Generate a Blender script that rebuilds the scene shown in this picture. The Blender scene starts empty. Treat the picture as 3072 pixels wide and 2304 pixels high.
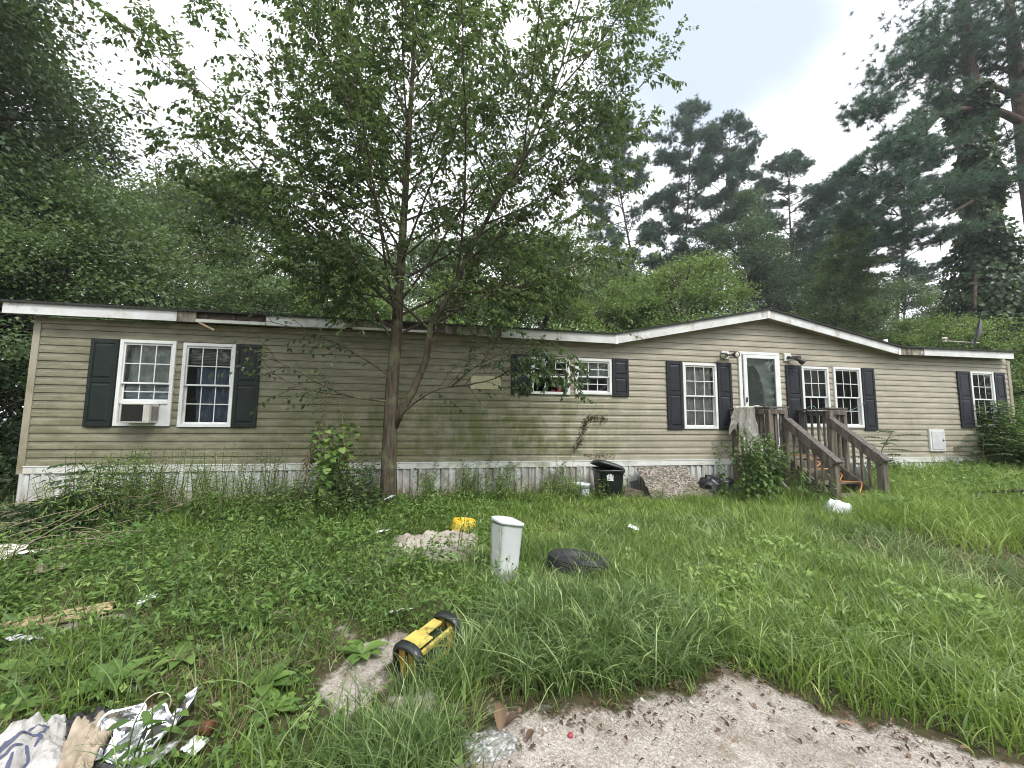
import bpy, math, random
import numpy as np
from mathutils import Vector, Matrix, noise as mnoise

SC = bpy.context.scene
COL = SC.collection
R = math.radians
F = 7.438            # facade plane of the house (m in front of the camera)
random.seed(4)
RNG = np.random.default_rng(11)

# ------------------------------------------------------------------ camera, sky, sun, exposure
cam_d = bpy.data.cameras.new("camera")
cam = bpy.data.objects.new("camera", cam_d)
COL.objects.link(cam)
cam_d.sensor_width = 36.0
cam_d.lens = 36.0 * 1200.0 / 3072.0
cam_d.clip_start = 0.05
cam_d.clip_end = 1500.0
_d = Vector((0.17953442, 0.9792283, 0.09423023)).normalized()
_r = Vector((0.98344261, -0.18105368, 0.00775846)).normalized()
_u = _r.cross(_d).normalized()
cam.matrix_world = Matrix(((_r.x, _u.x, -_d.x, 0), (_r.y, _u.y, -_d.y, 0), (_r.z, _u.z, -_d.z, 1.5), (0, 0, 0, 1)))
SC.camera = cam

SUN_EL, SUN_AZ = R(52), R(150)     # azimuth clockwise from +Y
world = bpy.data.worlds.new("World")
SC.world = world
world.use_nodes = True
wt = world.node_tree
wt.nodes.clear()
def wn(t, **k):
    n = wt.nodes.new(t)
    for a, v in k.items(): setattr(n, a, v)
    return n
w_out = wn("ShaderNodeOutputWorld")
w_sky = wn("ShaderNodeTexSky", sky_type="NISHITA", sun_disc=False, sun_elevation=SUN_EL, sun_rotation=SUN_AZ)
w_b1 = wn("ShaderNodeBackground"); w_b1.inputs[1].default_value = 0.13
w_b2 = wn("ShaderNodeBackground"); w_b2.inputs[1].default_value = 1.0
w_tc = wn("ShaderNodeTexCoord")
w_map = wn("ShaderNodeMapping"); w_map.inputs["Scale"].default_value = (1.0, 1.0, 2.2)
w_map.inputs["Location"].default_value = (0.35, 0.1, 0.2); w_map.inputs["Rotation"].default_value = (0.3, 0.35, 0.2)
w_n1 = wn("ShaderNodeTexNoise"); w_n1.inputs["Scale"].default_value = 1.5; w_n1.inputs["Detail"].default_value = 5; w_n1.inputs["Roughness"].default_value = 0.45
w_r1 = wn("ShaderNodeValToRGB")
w_r1.color_ramp.elements[0].position = 0.45; w_r1.color_ramp.elements[0].color = (0.345, 0.395, 0.465, 1)
w_r1.color_ramp.elements[1].position = 0.60; w_r1.color_ramp.elements[1].color = (1.0, 1.02, 1.06, 1)
w_r2 = wn("ShaderNodeMapRange"); w_r2.inputs[1].default_value = 0.25; w_r2.inputs[2].default_value = 0.5
w_r2.inputs[3].default_value = 0.92; w_r2.inputs[4].default_value = 1.0
w_mix = wn("ShaderNodeMixShader")
L = wt.links.new
# one grey-blue gap in the white overcast, stretched into a streak
w_d1 = wn("ShaderNodeVectorMath", operation='DISTANCE'); w_d2 = wn("ShaderNodeVectorMath", operation='DISTANCE')
w_n2 = wn("ShaderNodeTexNoise"); w_n2.inputs["Scale"].default_value = 3.0; w_n2.inputs["Detail"].default_value = 7
w_d1.inputs[1].default_value = (0.362, 0.634, 0.684); w_d2.inputs[1].default_value = (0.514, 0.489, 0.705)
w_add = wn("ShaderNodeMath", operation='ADD'); w_add2 = wn("ShaderNodeMath", operation='MULTIPLY_ADD'); w_add2.inputs[1].default_value = 0.50
w_r3 = wn("ShaderNodeMapRange"); w_r3.interpolation_type = 'SMOOTHSTEP'
w_r3.inputs[1].default_value = 0.50; w_r3.inputs[2].default_value = 0.86; w_r3.inputs[3].default_value = 0.0; w_r3.inputs[4].default_value = 1.0
w_min = wn("ShaderNodeMath", operation='MULTIPLY'); w_r4 = wn("ShaderNodeMapRange"); w_r4.interpolation_type = 'SMOOTHSTEP'
w_r4.inputs[1].default_value = 0.30; w_r4.inputs[2].default_value = 0.52; w_r4.inputs[3].default_value = 0.35; w_r4.inputs[4].default_value = 1.0
L(w_tc.outputs["Generated"], w_map.inputs["Vector"]); L(w_map.outputs[0], w_n1.inputs["Vector"]); L(w_tc.outputs["Generated"], w_n2.inputs["Vector"])
L(w_tc.outputs["Generated"], w_d1.inputs[0]); L(w_tc.outputs["Generated"], w_d2.inputs[0])
L(w_d1.outputs["Value"], w_add.inputs[0]); L(w_d2.outputs["Value"], w_add.inputs[1])
L(w_n2.outputs["Fac"], w_add2.inputs[0]); L(w_add.outputs[0], w_add2.inputs[2]); L(w_add2.outputs[0], w_r3.inputs[0])
L(w_n1.outputs["Fac"], w_r4.inputs[0]); L(w_r4.outputs[0], w_min.inputs[0]); L(w_r3.outputs[0], w_min.inputs[1])
L(w_min.outputs[0], w_r1.inputs[0]); w_r1.color_ramp.elements[0].position = 0.0; w_r1.color_ramp.elements[1].position = 1.0
L(w_r1.outputs[0], w_b2.inputs[0])
L(w_n1.outputs["Fac"], w_r2.inputs[0]); L(w_sky.outputs[0], w_b1.inputs[0])
L(w_r2.outputs[0], w_mix.inputs[0]); L(w_b1.outputs[0], w_mix.inputs[1]); L(w_b2.outputs[0], w_mix.inputs[2])
L(w_mix.outputs[0], w_out.inputs[0])

sun_d = bpy.data.lights.new("sun", "SUN")
sun_d.energy = 1.5; sun_d.angle = R(14); sun_d.color = (1.0, 0.96, 0.90)
sun = bpy.data.objects.new("sun", sun_d)
COL.objects.link(sun)
_sd = Vector((math.sin(SUN_AZ) * math.cos(SUN_EL), math.cos(SUN_AZ) * math.cos(SUN_EL), math.sin(SUN_EL)))
sun.rotation_euler = _sd.to_track_quat('Z', 'Y').to_euler()
sun.location = (0, 0, 60)

SC.view_settings.view_transform = 'Standard'
SC.view_settings.look = 'None'
SC.view_settings.gamma = 1.0
SC.view_settings.exposure = 1.15
SC.view_settings.use_curve_mapping = False
SC.render.engine = 'CYCLES'
SC.cycles.use_denoising = True
SC.cycles.filter_width = 1.05
SC.cycles.max_bounces = 7
SC.cycles.diffuse_bounces = 3
SC.cycles.glossy_bounces = 2
SC.cycles.transmission_bounces = 3
SC.cycles.transparent_max_bounces = 8
SC.cycles.caustics_reflective = False
SC.cycles.caustics_refractive = False

# ------------------------------------------------------------------ materials
MATS = {}
def newmat(name):
    m = bpy.data.materials.new(name); m.use_nodes = True
    t = m.node_tree; t.nodes.clear()
    out = t.nodes.new("ShaderNodeOutputMaterial")
    MATS[name] = m
    return m, t, out
def nd(t, typ, ins=None, **k):
    n = t.nodes.new(typ)
    for a, v in k.items(): setattr(n, a, v)
    if ins:
        for a, v in ins.items(): n.inputs[a].default_value = v
    return n
def c4(c): return (c[0], c[1], c[2], 1.0)
def mix_rgb(t, fac, a, b, blend='MIX'):
    n = t.nodes.new("ShaderNodeMix"); n.data_type = 'RGBA'; n.blend_type = blend
    for sock, v in ((n.inputs[0], fac), (n.inputs[6], a), (n.inputs[7], b)):
        if hasattr(v, 'is_output'): t.links.new(v, sock)
        elif isinstance(v, (int, float)): sock.default_value = v
        else: sock.default_value = c4(v)
    return n.outputs[2]
def noise(t, scale, detail=4, rough=0.55, stretch=None, coord='pos', dist=0.0):
    if coord == 'pos':
        g = t.nodes.new("ShaderNodeNewGeometry"); o = g.outputs["Position"]
    else:
        g = t.nodes.new("ShaderNodeTexCoord"); o = g.outputs["Object"]
    if stretch:
        mp = nd(t, "ShaderNodeMapping", {"Scale": stretch}); t.links.new(o, mp.inputs[0]); o = mp.outputs[0]
    n = nd(t, "ShaderNodeTexNoise", {"Scale": scale, "Detail": detail, "Roughness": rough, "Distortion": dist})
    t.links.new(o, n.inputs["Vector"])
    return n.outputs["Fac"]
def ramp(t, v, a, b, lo=0.0, hi=1.0):
    n = nd(t, "ShaderNodeMapRange", {1: a, 2: b, 3: lo, 4: hi}); n.interpolation_type = 'SMOOTHSTEP'
    t.links.new(v, n.inputs[0]); return n.outputs[0]
def mul(t, a, b, op='MULTIPLY'):
    n = nd(t, "ShaderNodeMath", operation=op)
    for i, v in enumerate((a, b)):
        if isinstance(v, (int, float)): n.inputs[i].default_value = v
        else: t.links.new(v, n.inputs[i])
    return n.outputs[0]
def finish(t, out, color, rough=0.6, spec=0.4, metal=0.0, bump=None, bump_s=0.3, bump_d=0.01):
    p = nd(t, "ShaderNodeBsdfPrincipled", {"Roughness": rough if isinstance(rough, (int, float)) else 0.5, "Metallic": metal, "Specular IOR Level": spec})
    if not isinstance(rough, (int, float)): t.links.new(rough, p.inputs["Roughness"])
    if hasattr(color, 'is_output'): t.links.new(color, p.inputs["Base Color"])
    else: p.inputs["Base Color"].default_value = c4(color)
    if bump is not None:
        b = nd(t, "ShaderNodeBump", {"Strength": bump_s, "Distance": bump_d})
        t.links.new(bump, b.inputs["Height"]); t.links.new(b.outputs[0], p.inputs["Normal"])
    t.links.new(p.outputs[0], out.inputs[0])
    return p
def M(name, c1, c2=None, scale=8.0, rough=0.6, spec=0.4, metal=0.0, bump=0.0, stretch=None, lo=0.35, hi=0.65, c3=None, scale3=2.0, lo3=0.5, hi3=0.7, st3=None, coord='pos', bscale=None, bd=0.01):
    m, t, out = newmat(name)
    n = noise(t, scale, stretch=stretch, coord=coord)
    col = mix_rgb(t, ramp(t, n, lo, hi), c1, c2 or tuple(x * 0.8 for x in c1))
    if c3:
        col = mix_rgb(t, ramp(t, noise(t, scale3, 6, 0.65, st3, coord), lo3, hi3), col, c3)
    bn = None
    if bump: bn = n if not bscale else noise(t, bscale, 5, 0.6, stretch, coord)
    finish(t, out, col, rough, spec, metal, bn, bump, bd)
    return m
def leafmat(name, c0, c1, c2, rough=0.45, trans=0.3, spec=0.35):
    """leaf or blade: colour by the piece's own 'tint', part translucent"""
    m, t, out = newmat(name)
    a = nd(t, "ShaderNodeAttribute", attribute_name="tint")
    rp = t.nodes.new("ShaderNodeValToRGB")
    e = rp.color_ramp.elements
    e[0].position = 0.0; e[0].color = c4(c0); e[1].position = 1.0; e[1].color = c4(c2)
    k = e.new(0.55); k.color = c4(c1)
    t.links.new(a.outputs["Fac"], rp.inputs[0])
    p = nd(t, "ShaderNodeBsdfPrincipled", {"Roughness": rough, "Specular IOR Level": spec})
    t.links.new(rp.outputs[0], p.inputs["Base Color"])
    tr = nd(t, "ShaderNodeBsdfTranslucent")
    tc = mix_rgb(t, 0.35, rp.outputs[0], (c2[0] * 1.3, c2[1] * 1.3, c2[2] * 0.8))
    t.links.new(tc, tr.inputs[0])
    mx = nd(t, "ShaderNodeMixShader", {0: trans})
    t.links.new(p.outputs[0], mx.inputs[1]); t.links.new(tr.outputs[0], mx.inputs[2]); t.links.new(mx.outputs[0], out.inputs[0])
    return m

# siding: beige vinyl with algae, grime settled in bands and tree shade painted at the left
def siding_material():
    m, t, out = newmat("vinyl_siding")
    g = nd(t, "ShaderNodeNewGeometry"); s = nd(t, "ShaderNodeSeparateXYZ"); t.links.new(g.outputs["Position"], s.inputs[0])
    X, Z = s.outputs[0], s.outputs[2]
    base = mix_rgb(t, ramp(t, noise(t, 1.2, 3), 0.35, 0.65), (0.41, 0.375, 0.295), (0.36, 0.33, 0.26))
    lft = ramp(t, X, 4.8, -2.0)                                    # left end: more dirt, and tree shade put into the colour
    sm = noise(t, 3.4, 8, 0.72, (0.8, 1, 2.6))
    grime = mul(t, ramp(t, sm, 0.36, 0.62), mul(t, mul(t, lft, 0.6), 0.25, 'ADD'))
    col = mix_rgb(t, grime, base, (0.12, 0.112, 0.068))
    # olive grime film with the trees' shade on the left end painted in
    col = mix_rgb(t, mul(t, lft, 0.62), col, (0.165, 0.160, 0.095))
    # algae: strongest around the tree
    ax = mul(t, ramp(t, X, -4.2, -0.5), ramp(t, X, 5.2, 1.6))
    az = mul(t, ramp(t, Z, 0.7, 1.0), ramp(t, Z, 2.4, 1.5))
    an = ramp(t, noise(t, 2.3, 8, 0.72, (1.5, 1, 0.8)), 0.38, 0.60)
    col = mix_rgb(t, mul(t, mul(t, mul(t, ax, az), an), 0.85), col, (0.105, 0.120, 0.030))
    # fine speckle of mildew and drip streaks
    sp = ramp(t, noise(t, 14, 5, 0.7, (1, 1, 1.6)), 0.54, 0.72)
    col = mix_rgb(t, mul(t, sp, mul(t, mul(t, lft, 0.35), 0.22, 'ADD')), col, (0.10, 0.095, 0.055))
    dr = ramp(t, noise(t, 3.0, 5, 0.6, (4.5, 1, 0.25)), 0.58, 0.75)
    col = mix_rgb(t, mul(t, dr, 0.22), col, (0.16, 0.145, 0.09))
    finish(t, out, col, 0.42, 0.35, 0, noise(t, 30, 4, 0.6, (0.3, 1, 6)), 0.08, 0.004)
    return m
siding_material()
M("siding_trim", (0.36, 0.33, 0.25), (0.30, 0.27, 0.20), 3, 0.45, c3=(0.22, 0.20, 0.12), scale3=1.5)
M("white_trim", (0.72, 0.73, 0.72), (0.64, 0.65, 0.64), 4, 0.42, c3=(0.36, 0.35, 0.28), scale3=5, lo3=0.56, hi3=0.8)
M("window_vinyl", (0.76, 0.77, 0.76), (0.70, 0.71, 0.70), 6, 0.35, c3=(0.45, 0.45, 0.40), scale3=9, lo3=0.6, hi3=0.85)
M("fascia_paint", (0.70, 0.72, 0.72), (0.60, 0.60, 0.58), 3, 0.45, c3=(0.27, 0.18, 0.12), scale3=3.4, lo3=0.52, hi3=0.78, st3=(1, 1, 0.7))
M("fascia_rotten", (0.30, 0.27, 0.22), (0.09, 0.075, 0.06), 5, 0.85, stretch=(2.5, 1, 0.5), c3=(0.5, 0.49, 0.44), scale3=7, lo3=0.55, hi3=0.7, bump=0.4)
M("dark_wood", (0.045, 0.035, 0.028), (0.10, 0.075, 0.055), 9, 0.9, stretch=(0.4, 1, 3), bump=0.4)
M("shingle", (0.045, 0.045, 0.047), (0.025, 0.025, 0.025), 30, 0.95, bump=0.3)
M("shutter_green", (0.010, 0.016, 0.014), (0.016, 0.023, 0.020), 5, 0.5, 0.3)
M("shutter_navy", (0.015, 0.017, 0.022), (0.024, 0.027, 0.034), 5, 0.55, 0.3)
def skirt_material():
    m, t, out = newmat("skirt_vinyl")
    g = nd(t, "ShaderNodeNewGeometry"); s = nd(t, "ShaderNodeSeparateXYZ"); t.links.new(g.outputs["Position"], s.inputs[0])
    X, Z = s.outputs[0], s.outputs[2]
    col = mix_rgb(t, ramp(t, noise(t, 2.2, 3, 0.5, (3, 1, 0.3)), 0.35, 0.65), (0.72, 0.74, 0.73), (0.46, 0.46, 0.44))
    mid = mul(t, ramp(t, X, -2.4, -1.0), ramp(t, X, 4.4, 2.6))
    dirt = ramp(t, noise(t, 3, 6, 0.7, (2.4, 1, 0.8)), 0.36, 0.66)
    col = mix_rgb(t, mul(t, dirt, mul(t, mul(t, mid, 0.55), 0.2, 'ADD')), col, (0.17, 0.14, 0.085))
    low = mul(t, ramp(t, Z, 0.55, 0.1), ramp(t, noise(t, 5, 5, 0.65, (2, 1, 0.5)), 0.35, 0.6))
    col = mix_rgb(t, mul(t, low, 0.65), col, (0.22, 0.13, 0.06))
    finish(t, out, col, 0.5, 0.3)
skirt_material()
M("band_vinyl", (0.72, 0.73, 0.70), (0.62, 0.62, 0.57), 3, 0.45, c3=(0.30, 0.31, 0.19), scale3=3.5, lo3=0.48, hi3=0.72)
M("weathered_wood", (0.185, 0.160, 0.132), (0.090, 0.076, 0.062), 7, 0.85, 0.2, stretch=(2, 2, 0.35), bump=0.35, c3=(0.27, 0.235, 0.20), scale3=4, lo3=0.55, hi3=0.75)
M("weathered_deck", (0.22, 0.185, 0.155), (0.10, 0.08, 0.065), 7, 0.85, 0.2, stretch=(0.4, 3, 3), bump=0.35, c3=(0.33, 0.30, 0.26), scale3=4, lo3=0.55, hi3=0.75)
M("rail_cap_wood", (0.060, 0.052, 0.047), (0.17, 0.155, 0.14), 22, 0.9, 0.2, stretch=(2, 2, 2), bump=0.5)
M("interior_wall", (0.20, 0.19, 0.17), (0.17, 0.16, 0.14), 2, 0.9)
M("black_metal", (0.015, 0.015, 0.016), (0.03, 0.028, 0.026), 20, 0.4)
M("bronze_lamp", (0.05, 0.045, 0.04), (0.025, 0.022, 0.02), 20, 0.45)
M("lamp_lens", (0.62, 0.60, 0.48), (0.55, 0.53, 0.42), 20, 0.15, 0.6)
M("ac_case", (0.62, 0.61, 0.56), (0.52, 0.50, 0.44), 10, 0.5, c3=(0.22, 0.13, 0.08), scale3=9, lo3=0.62, hi3=0.74)
M("ac_coil", (0.035, 0.034, 0.033), (0.06, 0.057, 0.054), 60, 0.6, 0.4)
M("cream_panel", (0.60, 0.56, 0.38), (0.53, 0.49, 0.32), 4, 0.5, c3=(0.33, 0.31, 0.17), scale3=6, lo3=0.6, hi3=0.8)
M("grey_panel", (0.60, 0.62, 0.63), (0.5, 0.52, 0.53), 5, 0.45, c3=(0.22, 0.22, 0.2), scale3=12, lo3=0.6, hi3=0.7)
M("dish_grey", (0.085, 0.09, 0.095), (0.06, 0.063, 0.066), 6, 0.5)
M("white_plastic", (0.76, 0.79, 0.82), (0.70, 0.73, 0.76), 5, 0.32, 0.5, c3=(0.42, 0.42, 0.38), scale3=16, lo3=0.63, hi3=0.75)
M("white_plastic_stained", (0.42, 0.42, 0.33), (0.30, 0.29, 0.19), 9, 0.5)
M("black_plastic", (0.010, 0.013, 0.013), (0.018, 0.022, 0.021), 5, 0.35, 0.5, c3=(0.05, 0.05, 0.045), scale3=12, lo3=0.62, hi3=0.8)
M("green_black_plastic", (0.035, 0.05, 0.045), (0.022, 0.032, 0.03), 7, 0.4, 0.5)
M("rubber", (0.020, 0.021, 0.023), (0.034, 0.035, 0.038), 12, 0.55, 0.4, c3=(0.075, 0.066, 0.055), scale3=7, lo3=0.6, hi3=0.8)
M("bag_black", (0.012, 0.014, 0.018), (0.02, 0.022, 0.027), 9, 0.28, 0.6)
M("cloth_beige", (0.40, 0.365, 0.32), (0.32, 0.285, 0.245), 5, 0.95, 0.1, c3=(0.24, 0.19, 0.14), scale3=5, lo3=0.52, hi3=0.75, bump=0.2)
M("cloth_white", (0.72, 0.70, 0.65), (0.58, 0.55, 0.48), 5, 0.9, 0.1, c3=(0.30, 0.26, 0.19), scale3=7, lo3=0.55, hi3=0.75, bump=0.15)
M("yellow_plastic", (0.70, 0.49, 0.035), (0.70, 0.46, 0.03), 8, 0.4, 0.5, c3=(0.30, 0.19, 0.03), scale3=18, lo3=0.6, hi3=0.75)
M("pale_yellow_plastic", (0.55, 0.45, 0.11), (0.46, 0.36, 0.08), 14, 0.55, 0.4, c3=(0.16, 0.12, 0.06), scale3=16, lo3=0.5, hi3=0.72)
M("amber_plastic", (0.45, 0.26, 0.03), (0.36, 0.20, 0.025), 10, 0.45, 0.5, c3=(0.2, 0.12, 0.03), scale3=25, lo3=0.58, hi3=0.75)
M("carpet_sheet", (0.40, 0.36, 0.32), (0.085, 0.07, 0.055), 24, 0.95, 0.1, lo=0.36, hi=0.64, c3=(0.12, 0.12, 0.075), scale3=5, lo3=0.45, hi3=0.70, bump=0.8, bscale=42, bd=0.03)
M("paper_white", (0.78, 0.79, 0.80), (0.68, 0.69, 0.70), 8, 0.8, 0.2)
M("cardboard", (0.44, 0.37, 0.29), (0.36, 0.30, 0.23), 10, 0.9, 0.1, c3=(0.30, 0.24, 0.18), scale3=9, lo3=0.6, hi3=0.8)
M("paper_bag", (0.47, 0.46, 0.45), (0.39, 0.38, 0.36), 6, 0.85, 0.15, c3=(0.36, 0.32, 0.27), scale3=7, lo3=0.58, hi3=0.78, bump=0.15, bscale=60, bd=0.004)
M("blue_ink", (0.07, 0.085, 0.14), (0.10, 0.11, 0.17), 30, 0.8, 0.1)
M("foil", (0.86, 0.87, 0.88), (0.70, 0.71, 0.73), 20, 0.22, 0.5, metal=1.0, bump=0.35, bscale=24, bd=0.008)
M("dark_pan", (0.02, 0.02, 0.022), (0.04, 0.04, 0.042), 20, 0.3, 0.5)
M("paper_cup", (0.76, 0.74, 0.66), (0.66, 0.62, 0.5), 8, 0.5)
M("cup_inside", (0.34, 0.27, 0.18), (0.22, 0.17, 0.11), 18, 0.6)
M("brown_plastic", (0.13, 0.055, 0.03), (0.09, 0.035, 0.02), 20, 0.35)
M("red_plastic", (0.34, 0.05, 0.06), (0.30, 0.045, 0.055), 20, 0.4)
M("orange_cord", (0.75, 0.30, 0.05), (0.65, 0.24, 0.04), 20, 0.5)
M("cord_teal", (0.10, 0.20, 0.21), (0.08, 0.16, 0.17), 20, 0.5)
M("plank_tan", (0.50, 0.38, 0.24), (0.38, 0.28, 0.17), 9, 0.85, stretch=(1, 4, 1), bump=0.2)
M("bottle_white", (0.65, 0.66, 0.66), (0.55, 0.56, 0.56), 8, 0.3)
M("bottle_red", (0.33, 0.07, 0.08), (0.28, 0.06, 0.06), 8, 0.35)
M("stone_grey", (0.30, 0.27, 0.24), (0.19, 0.17, 0.15), 14, 0.9, bump=0.4)
M("stone_pale", (0.58, 0.55, 0.50), (0.46, 0.43, 0.38), 14, 0.9, bump=0.4)
M("curtain_white", (0.70, 0.69, 0.68), (0.55, 0.54, 0.53), 6, 0.95, 0.05)
M("curtain_mauve", (0.78, 0.70, 0.69), (0.66, 0.59, 0.58), 6, 0.95, 0.05)
M("curtain_blue", (0.26, 0.29, 0.42), (0.20, 0.225, 0.34), 6, 0.95, 0.05)
M("cloth_bluegrey", (0.62, 0.67, 0.74), (0.46, 0.50, 0.57), 3, 0.95, 0.05, lo=0.42, hi=0.58)
M("curtain_brown", (0.20, 0.13, 0.115), (0.15, 0.095, 0.085), 6, 0.95, 0.05)
M("blind_slat", (0.36, 0.36, 0.34), (0.30, 0.30, 0.28), 6, 0.6)
M("blind_film", (0.55, 0.55, 0.52), (0.42, 0.43, 0.41), 3, 0.7)
M("door_white", (0.74, 0.76, 0.75), (0.68, 0.70, 0.69), 3, 0.4, c3=(0.5, 0.5, 0.46), scale3=8, lo3=0.6, hi3=0.8)
M("oval_glass", (0.05, 0.06, 0.055), (0.035, 0.045, 0.04), 3, 0.12, 0.6)
M("bark", (0.105, 0.088, 0.064), (0.052, 0.042, 0.030), 9, 0.95, 0.1, stretch=(3, 3, 0.35), bump=0.9, bd=0.02, c3=(0.14, 0.15, 0.085), scale3=3, lo3=0.5, hi3=0.7)
M("bark_dark", (0.075, 0.062, 0.050), (0.035, 0.030, 0.025), 7, 0.95, 0.1, stretch=(3, 3, 0.5), bump=0.6)
M("bark_pine", (0.12, 0.085, 0.065), (0.055, 0.042, 0.035), 5, 0.95, 0.1, stretch=(3, 3, 0.8), bump=0.6)
M("twig", (0.085, 0.075, 0.055), (0.055, 0.048, 0.035), 9, 0.9, 0.1)
M("dry_stem", (0.36, 0.30, 0.22), (0.22, 0.18, 0.13), 9, 0.9, 0.1)
M("green_stem", (0.10, 0.13, 0.045), (0.085, 0.085, 0.04), 9, 0.7, 0.2)
def glass_material(name, grime, gc):
    m, t, out = newmat(name)
    tr = nd(t, "ShaderNodeBsdfTransparent", {0: (0.86, 0.89, 0.88, 1)})
    gl = nd(t, "ShaderNodeBsdfGlossy", {"Roughness": 0.03})
    fr = nd(t, "ShaderNodeFresnel", {"IOR": 1.38})
    mx = nd(t, "ShaderNodeMixShader"); t.links.new(fr.outputs[0], mx.inputs[0]); t.links.new(tr.outputs[0], mx.inputs[1]); t.links.new(gl.outputs[0], mx.inputs[2])
    df = nd(t, "ShaderNodeBsdfDiffuse", {0: c4(gc)})
    m2 = nd(t, "ShaderNodeMixShader"); t.links.new(ramp(t, noise(t, 3, 5), 0.3, 0.7, grime * 0.4, grime), m2.inputs[0])
    t.links.new(mx.outputs[0], m2.inputs[1]); t.links.new(df.outputs[0], m2.inputs[2]); t.links.new(m2.outputs[0], out.inputs[0])
glass_material("window_glass", 0.02, (0.35, 0.36, 0.33))
glass_material("dirty_glass", 0.07, (0.42, 0.45, 0.42))
def clear_plastic():
    m, t, out = newmat("clear_plastic")
    tr = nd(t, "ShaderNodeBsdfTransparent", {0: (0.92, 0.93, 0.93, 1)})
    gl = nd(t, "ShaderNodeBsdfPrincipled", {"Base Color": (0.75, 0.76, 0.76, 1), "Roughness": 0.18})
    mx = nd(t, "ShaderNodeMixShader"); t.links.new(ramp(t, noise(t, 40, 3), 0.45, 0.68, 0.06, 0.6), mx.inputs[0])
    t.links.new(tr.outputs[0], mx.inputs[1]); t.links.new(gl.outputs[0], mx.inputs[2]); t.links.new(mx.outputs[0], out.inputs[0])
clear_plastic()
leafmat("leaf_elm", (0.034, 0.062, 0.028), (0.084, 0.138, 0.054), (0.19, 0.27, 0.10), 0.38, 0.5)
leafmat("leaf_dark", (0.022, 0.042, 0.019), (0.056, 0.098, 0.036), (0.15, 0.21, 0.078), 0.40, 0.30)
leafmat("leaf_far", (0.032, 0.062, 0.034), (0.078, 0.135, 0.066), (0.17, 0.245, 0.115), 0.45, 0.32)
leafmat("leaf_mid", (0.052, 0.092, 0.042), (0.112, 0.180, 0.072), (0.22, 0.30, 0.12), 0.45, 0.34)
leafmat("leaf_bright", (0.080, 0.140, 0.035), (0.150, 0.235, 0.060), (0.28, 0.36, 0.12), 0.45, 0.32)
leafmat("leaf_weed", (0.042, 0.085, 0.024), (0.115, 0.205, 0.048), (0.28, 0.40, 0.11), 0.5, 0.30)
leafmat("leaf_dry", (0.085, 0.06, 0.035), (0.17, 0.13, 0.075), (0.34, 0.28, 0.17), 0.7, 0.15)
leafmat("needle_blue", (0.024, 0.056, 0.038), (0.056, 0.112, 0.074), (0.12, 0.19, 0.12), 0.5, 0.24)
leafmat("needle_green", (0.055, 0.092, 0.036), (0.115, 0.175, 0.065), (0.21, 0.28, 0.105), 0.5, 0.3)
leafmat("grass_blade", (0.060, 0.105, 0.028), (0.170, 0.280, 0.052), (0.43, 0.52, 0.17), 0.38, 0.34)
leafmat("grass_long", (0.042, 0.078, 0.026), (0.120, 0.205, 0.058), (0.44, 0.53, 0.24), 0.36, 0.28)
leafmat("dead_leaf", (0.05, 0.028, 0.02), (0.13, 0.08, 0.05), (0.28, 0.19, 0.12), 0.7, 0.1)
def ground_material():
    m, t, out = newmat("ground_soil")
    a = nd(t, "ShaderNodeAttribute", attribute_name="sand")
    soil = mix_rgb(t, ramp(t, noise(t, 6, 6, 0.65), 0.35, 0.65), (0.075, 0.062, 0.035), (0.045, 0.055, 0.022))
    s1 = mix_rgb(t, ramp(t, noise(t, 5, 5, 0.6), 0.35, 0.65), (0.37, 0.335, 0.295), (0.25, 0.22, 0.19))
    s1 = mix_rgb(t, ramp(t, noise(t, 70, 4, 0.7), 0.42, 0.62), s1, (0.50, 0.46, 0.415))
    s1 = mix_rgb(t, ramp(t, noise(t, 130, 3, 0.7), 0.53, 0.66), s1, (0.15, 0.115, 0.09))
    s1 = mix_rgb(t, ramp(t, noise(t, 34, 5, 0.75), 0.52, 0.70), s1, (0.22, 0.175, 0.14))
    s1 = mix_rgb(t, mul(t, ramp(t, noise(t, 3.1, 7, 0.72), 0.46, 0.68), 0.62), s1, (0.17, 0.135, 0.10))
    s1 = mix_rgb(t, ramp(t, noise(t, 210, 2, 0.6), 0.60, 0.72), s1, (0.62, 0.60, 0.57))
    k = mul(t, a.outputs["Fac"], mul(t, mul(t, noise(t, 12, 6, 0.7), 0.5, 'SUBTRACT'), 0.9), 'ADD')
    col = mix_rgb(t, ramp(t, k, 0.38, 0.70), soil, s1)
    finish(t, out, col, 0.95, 0.1, 0, noise(t, 60, 6, 0.7), 0.6, 0.012)
ground_material()

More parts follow.
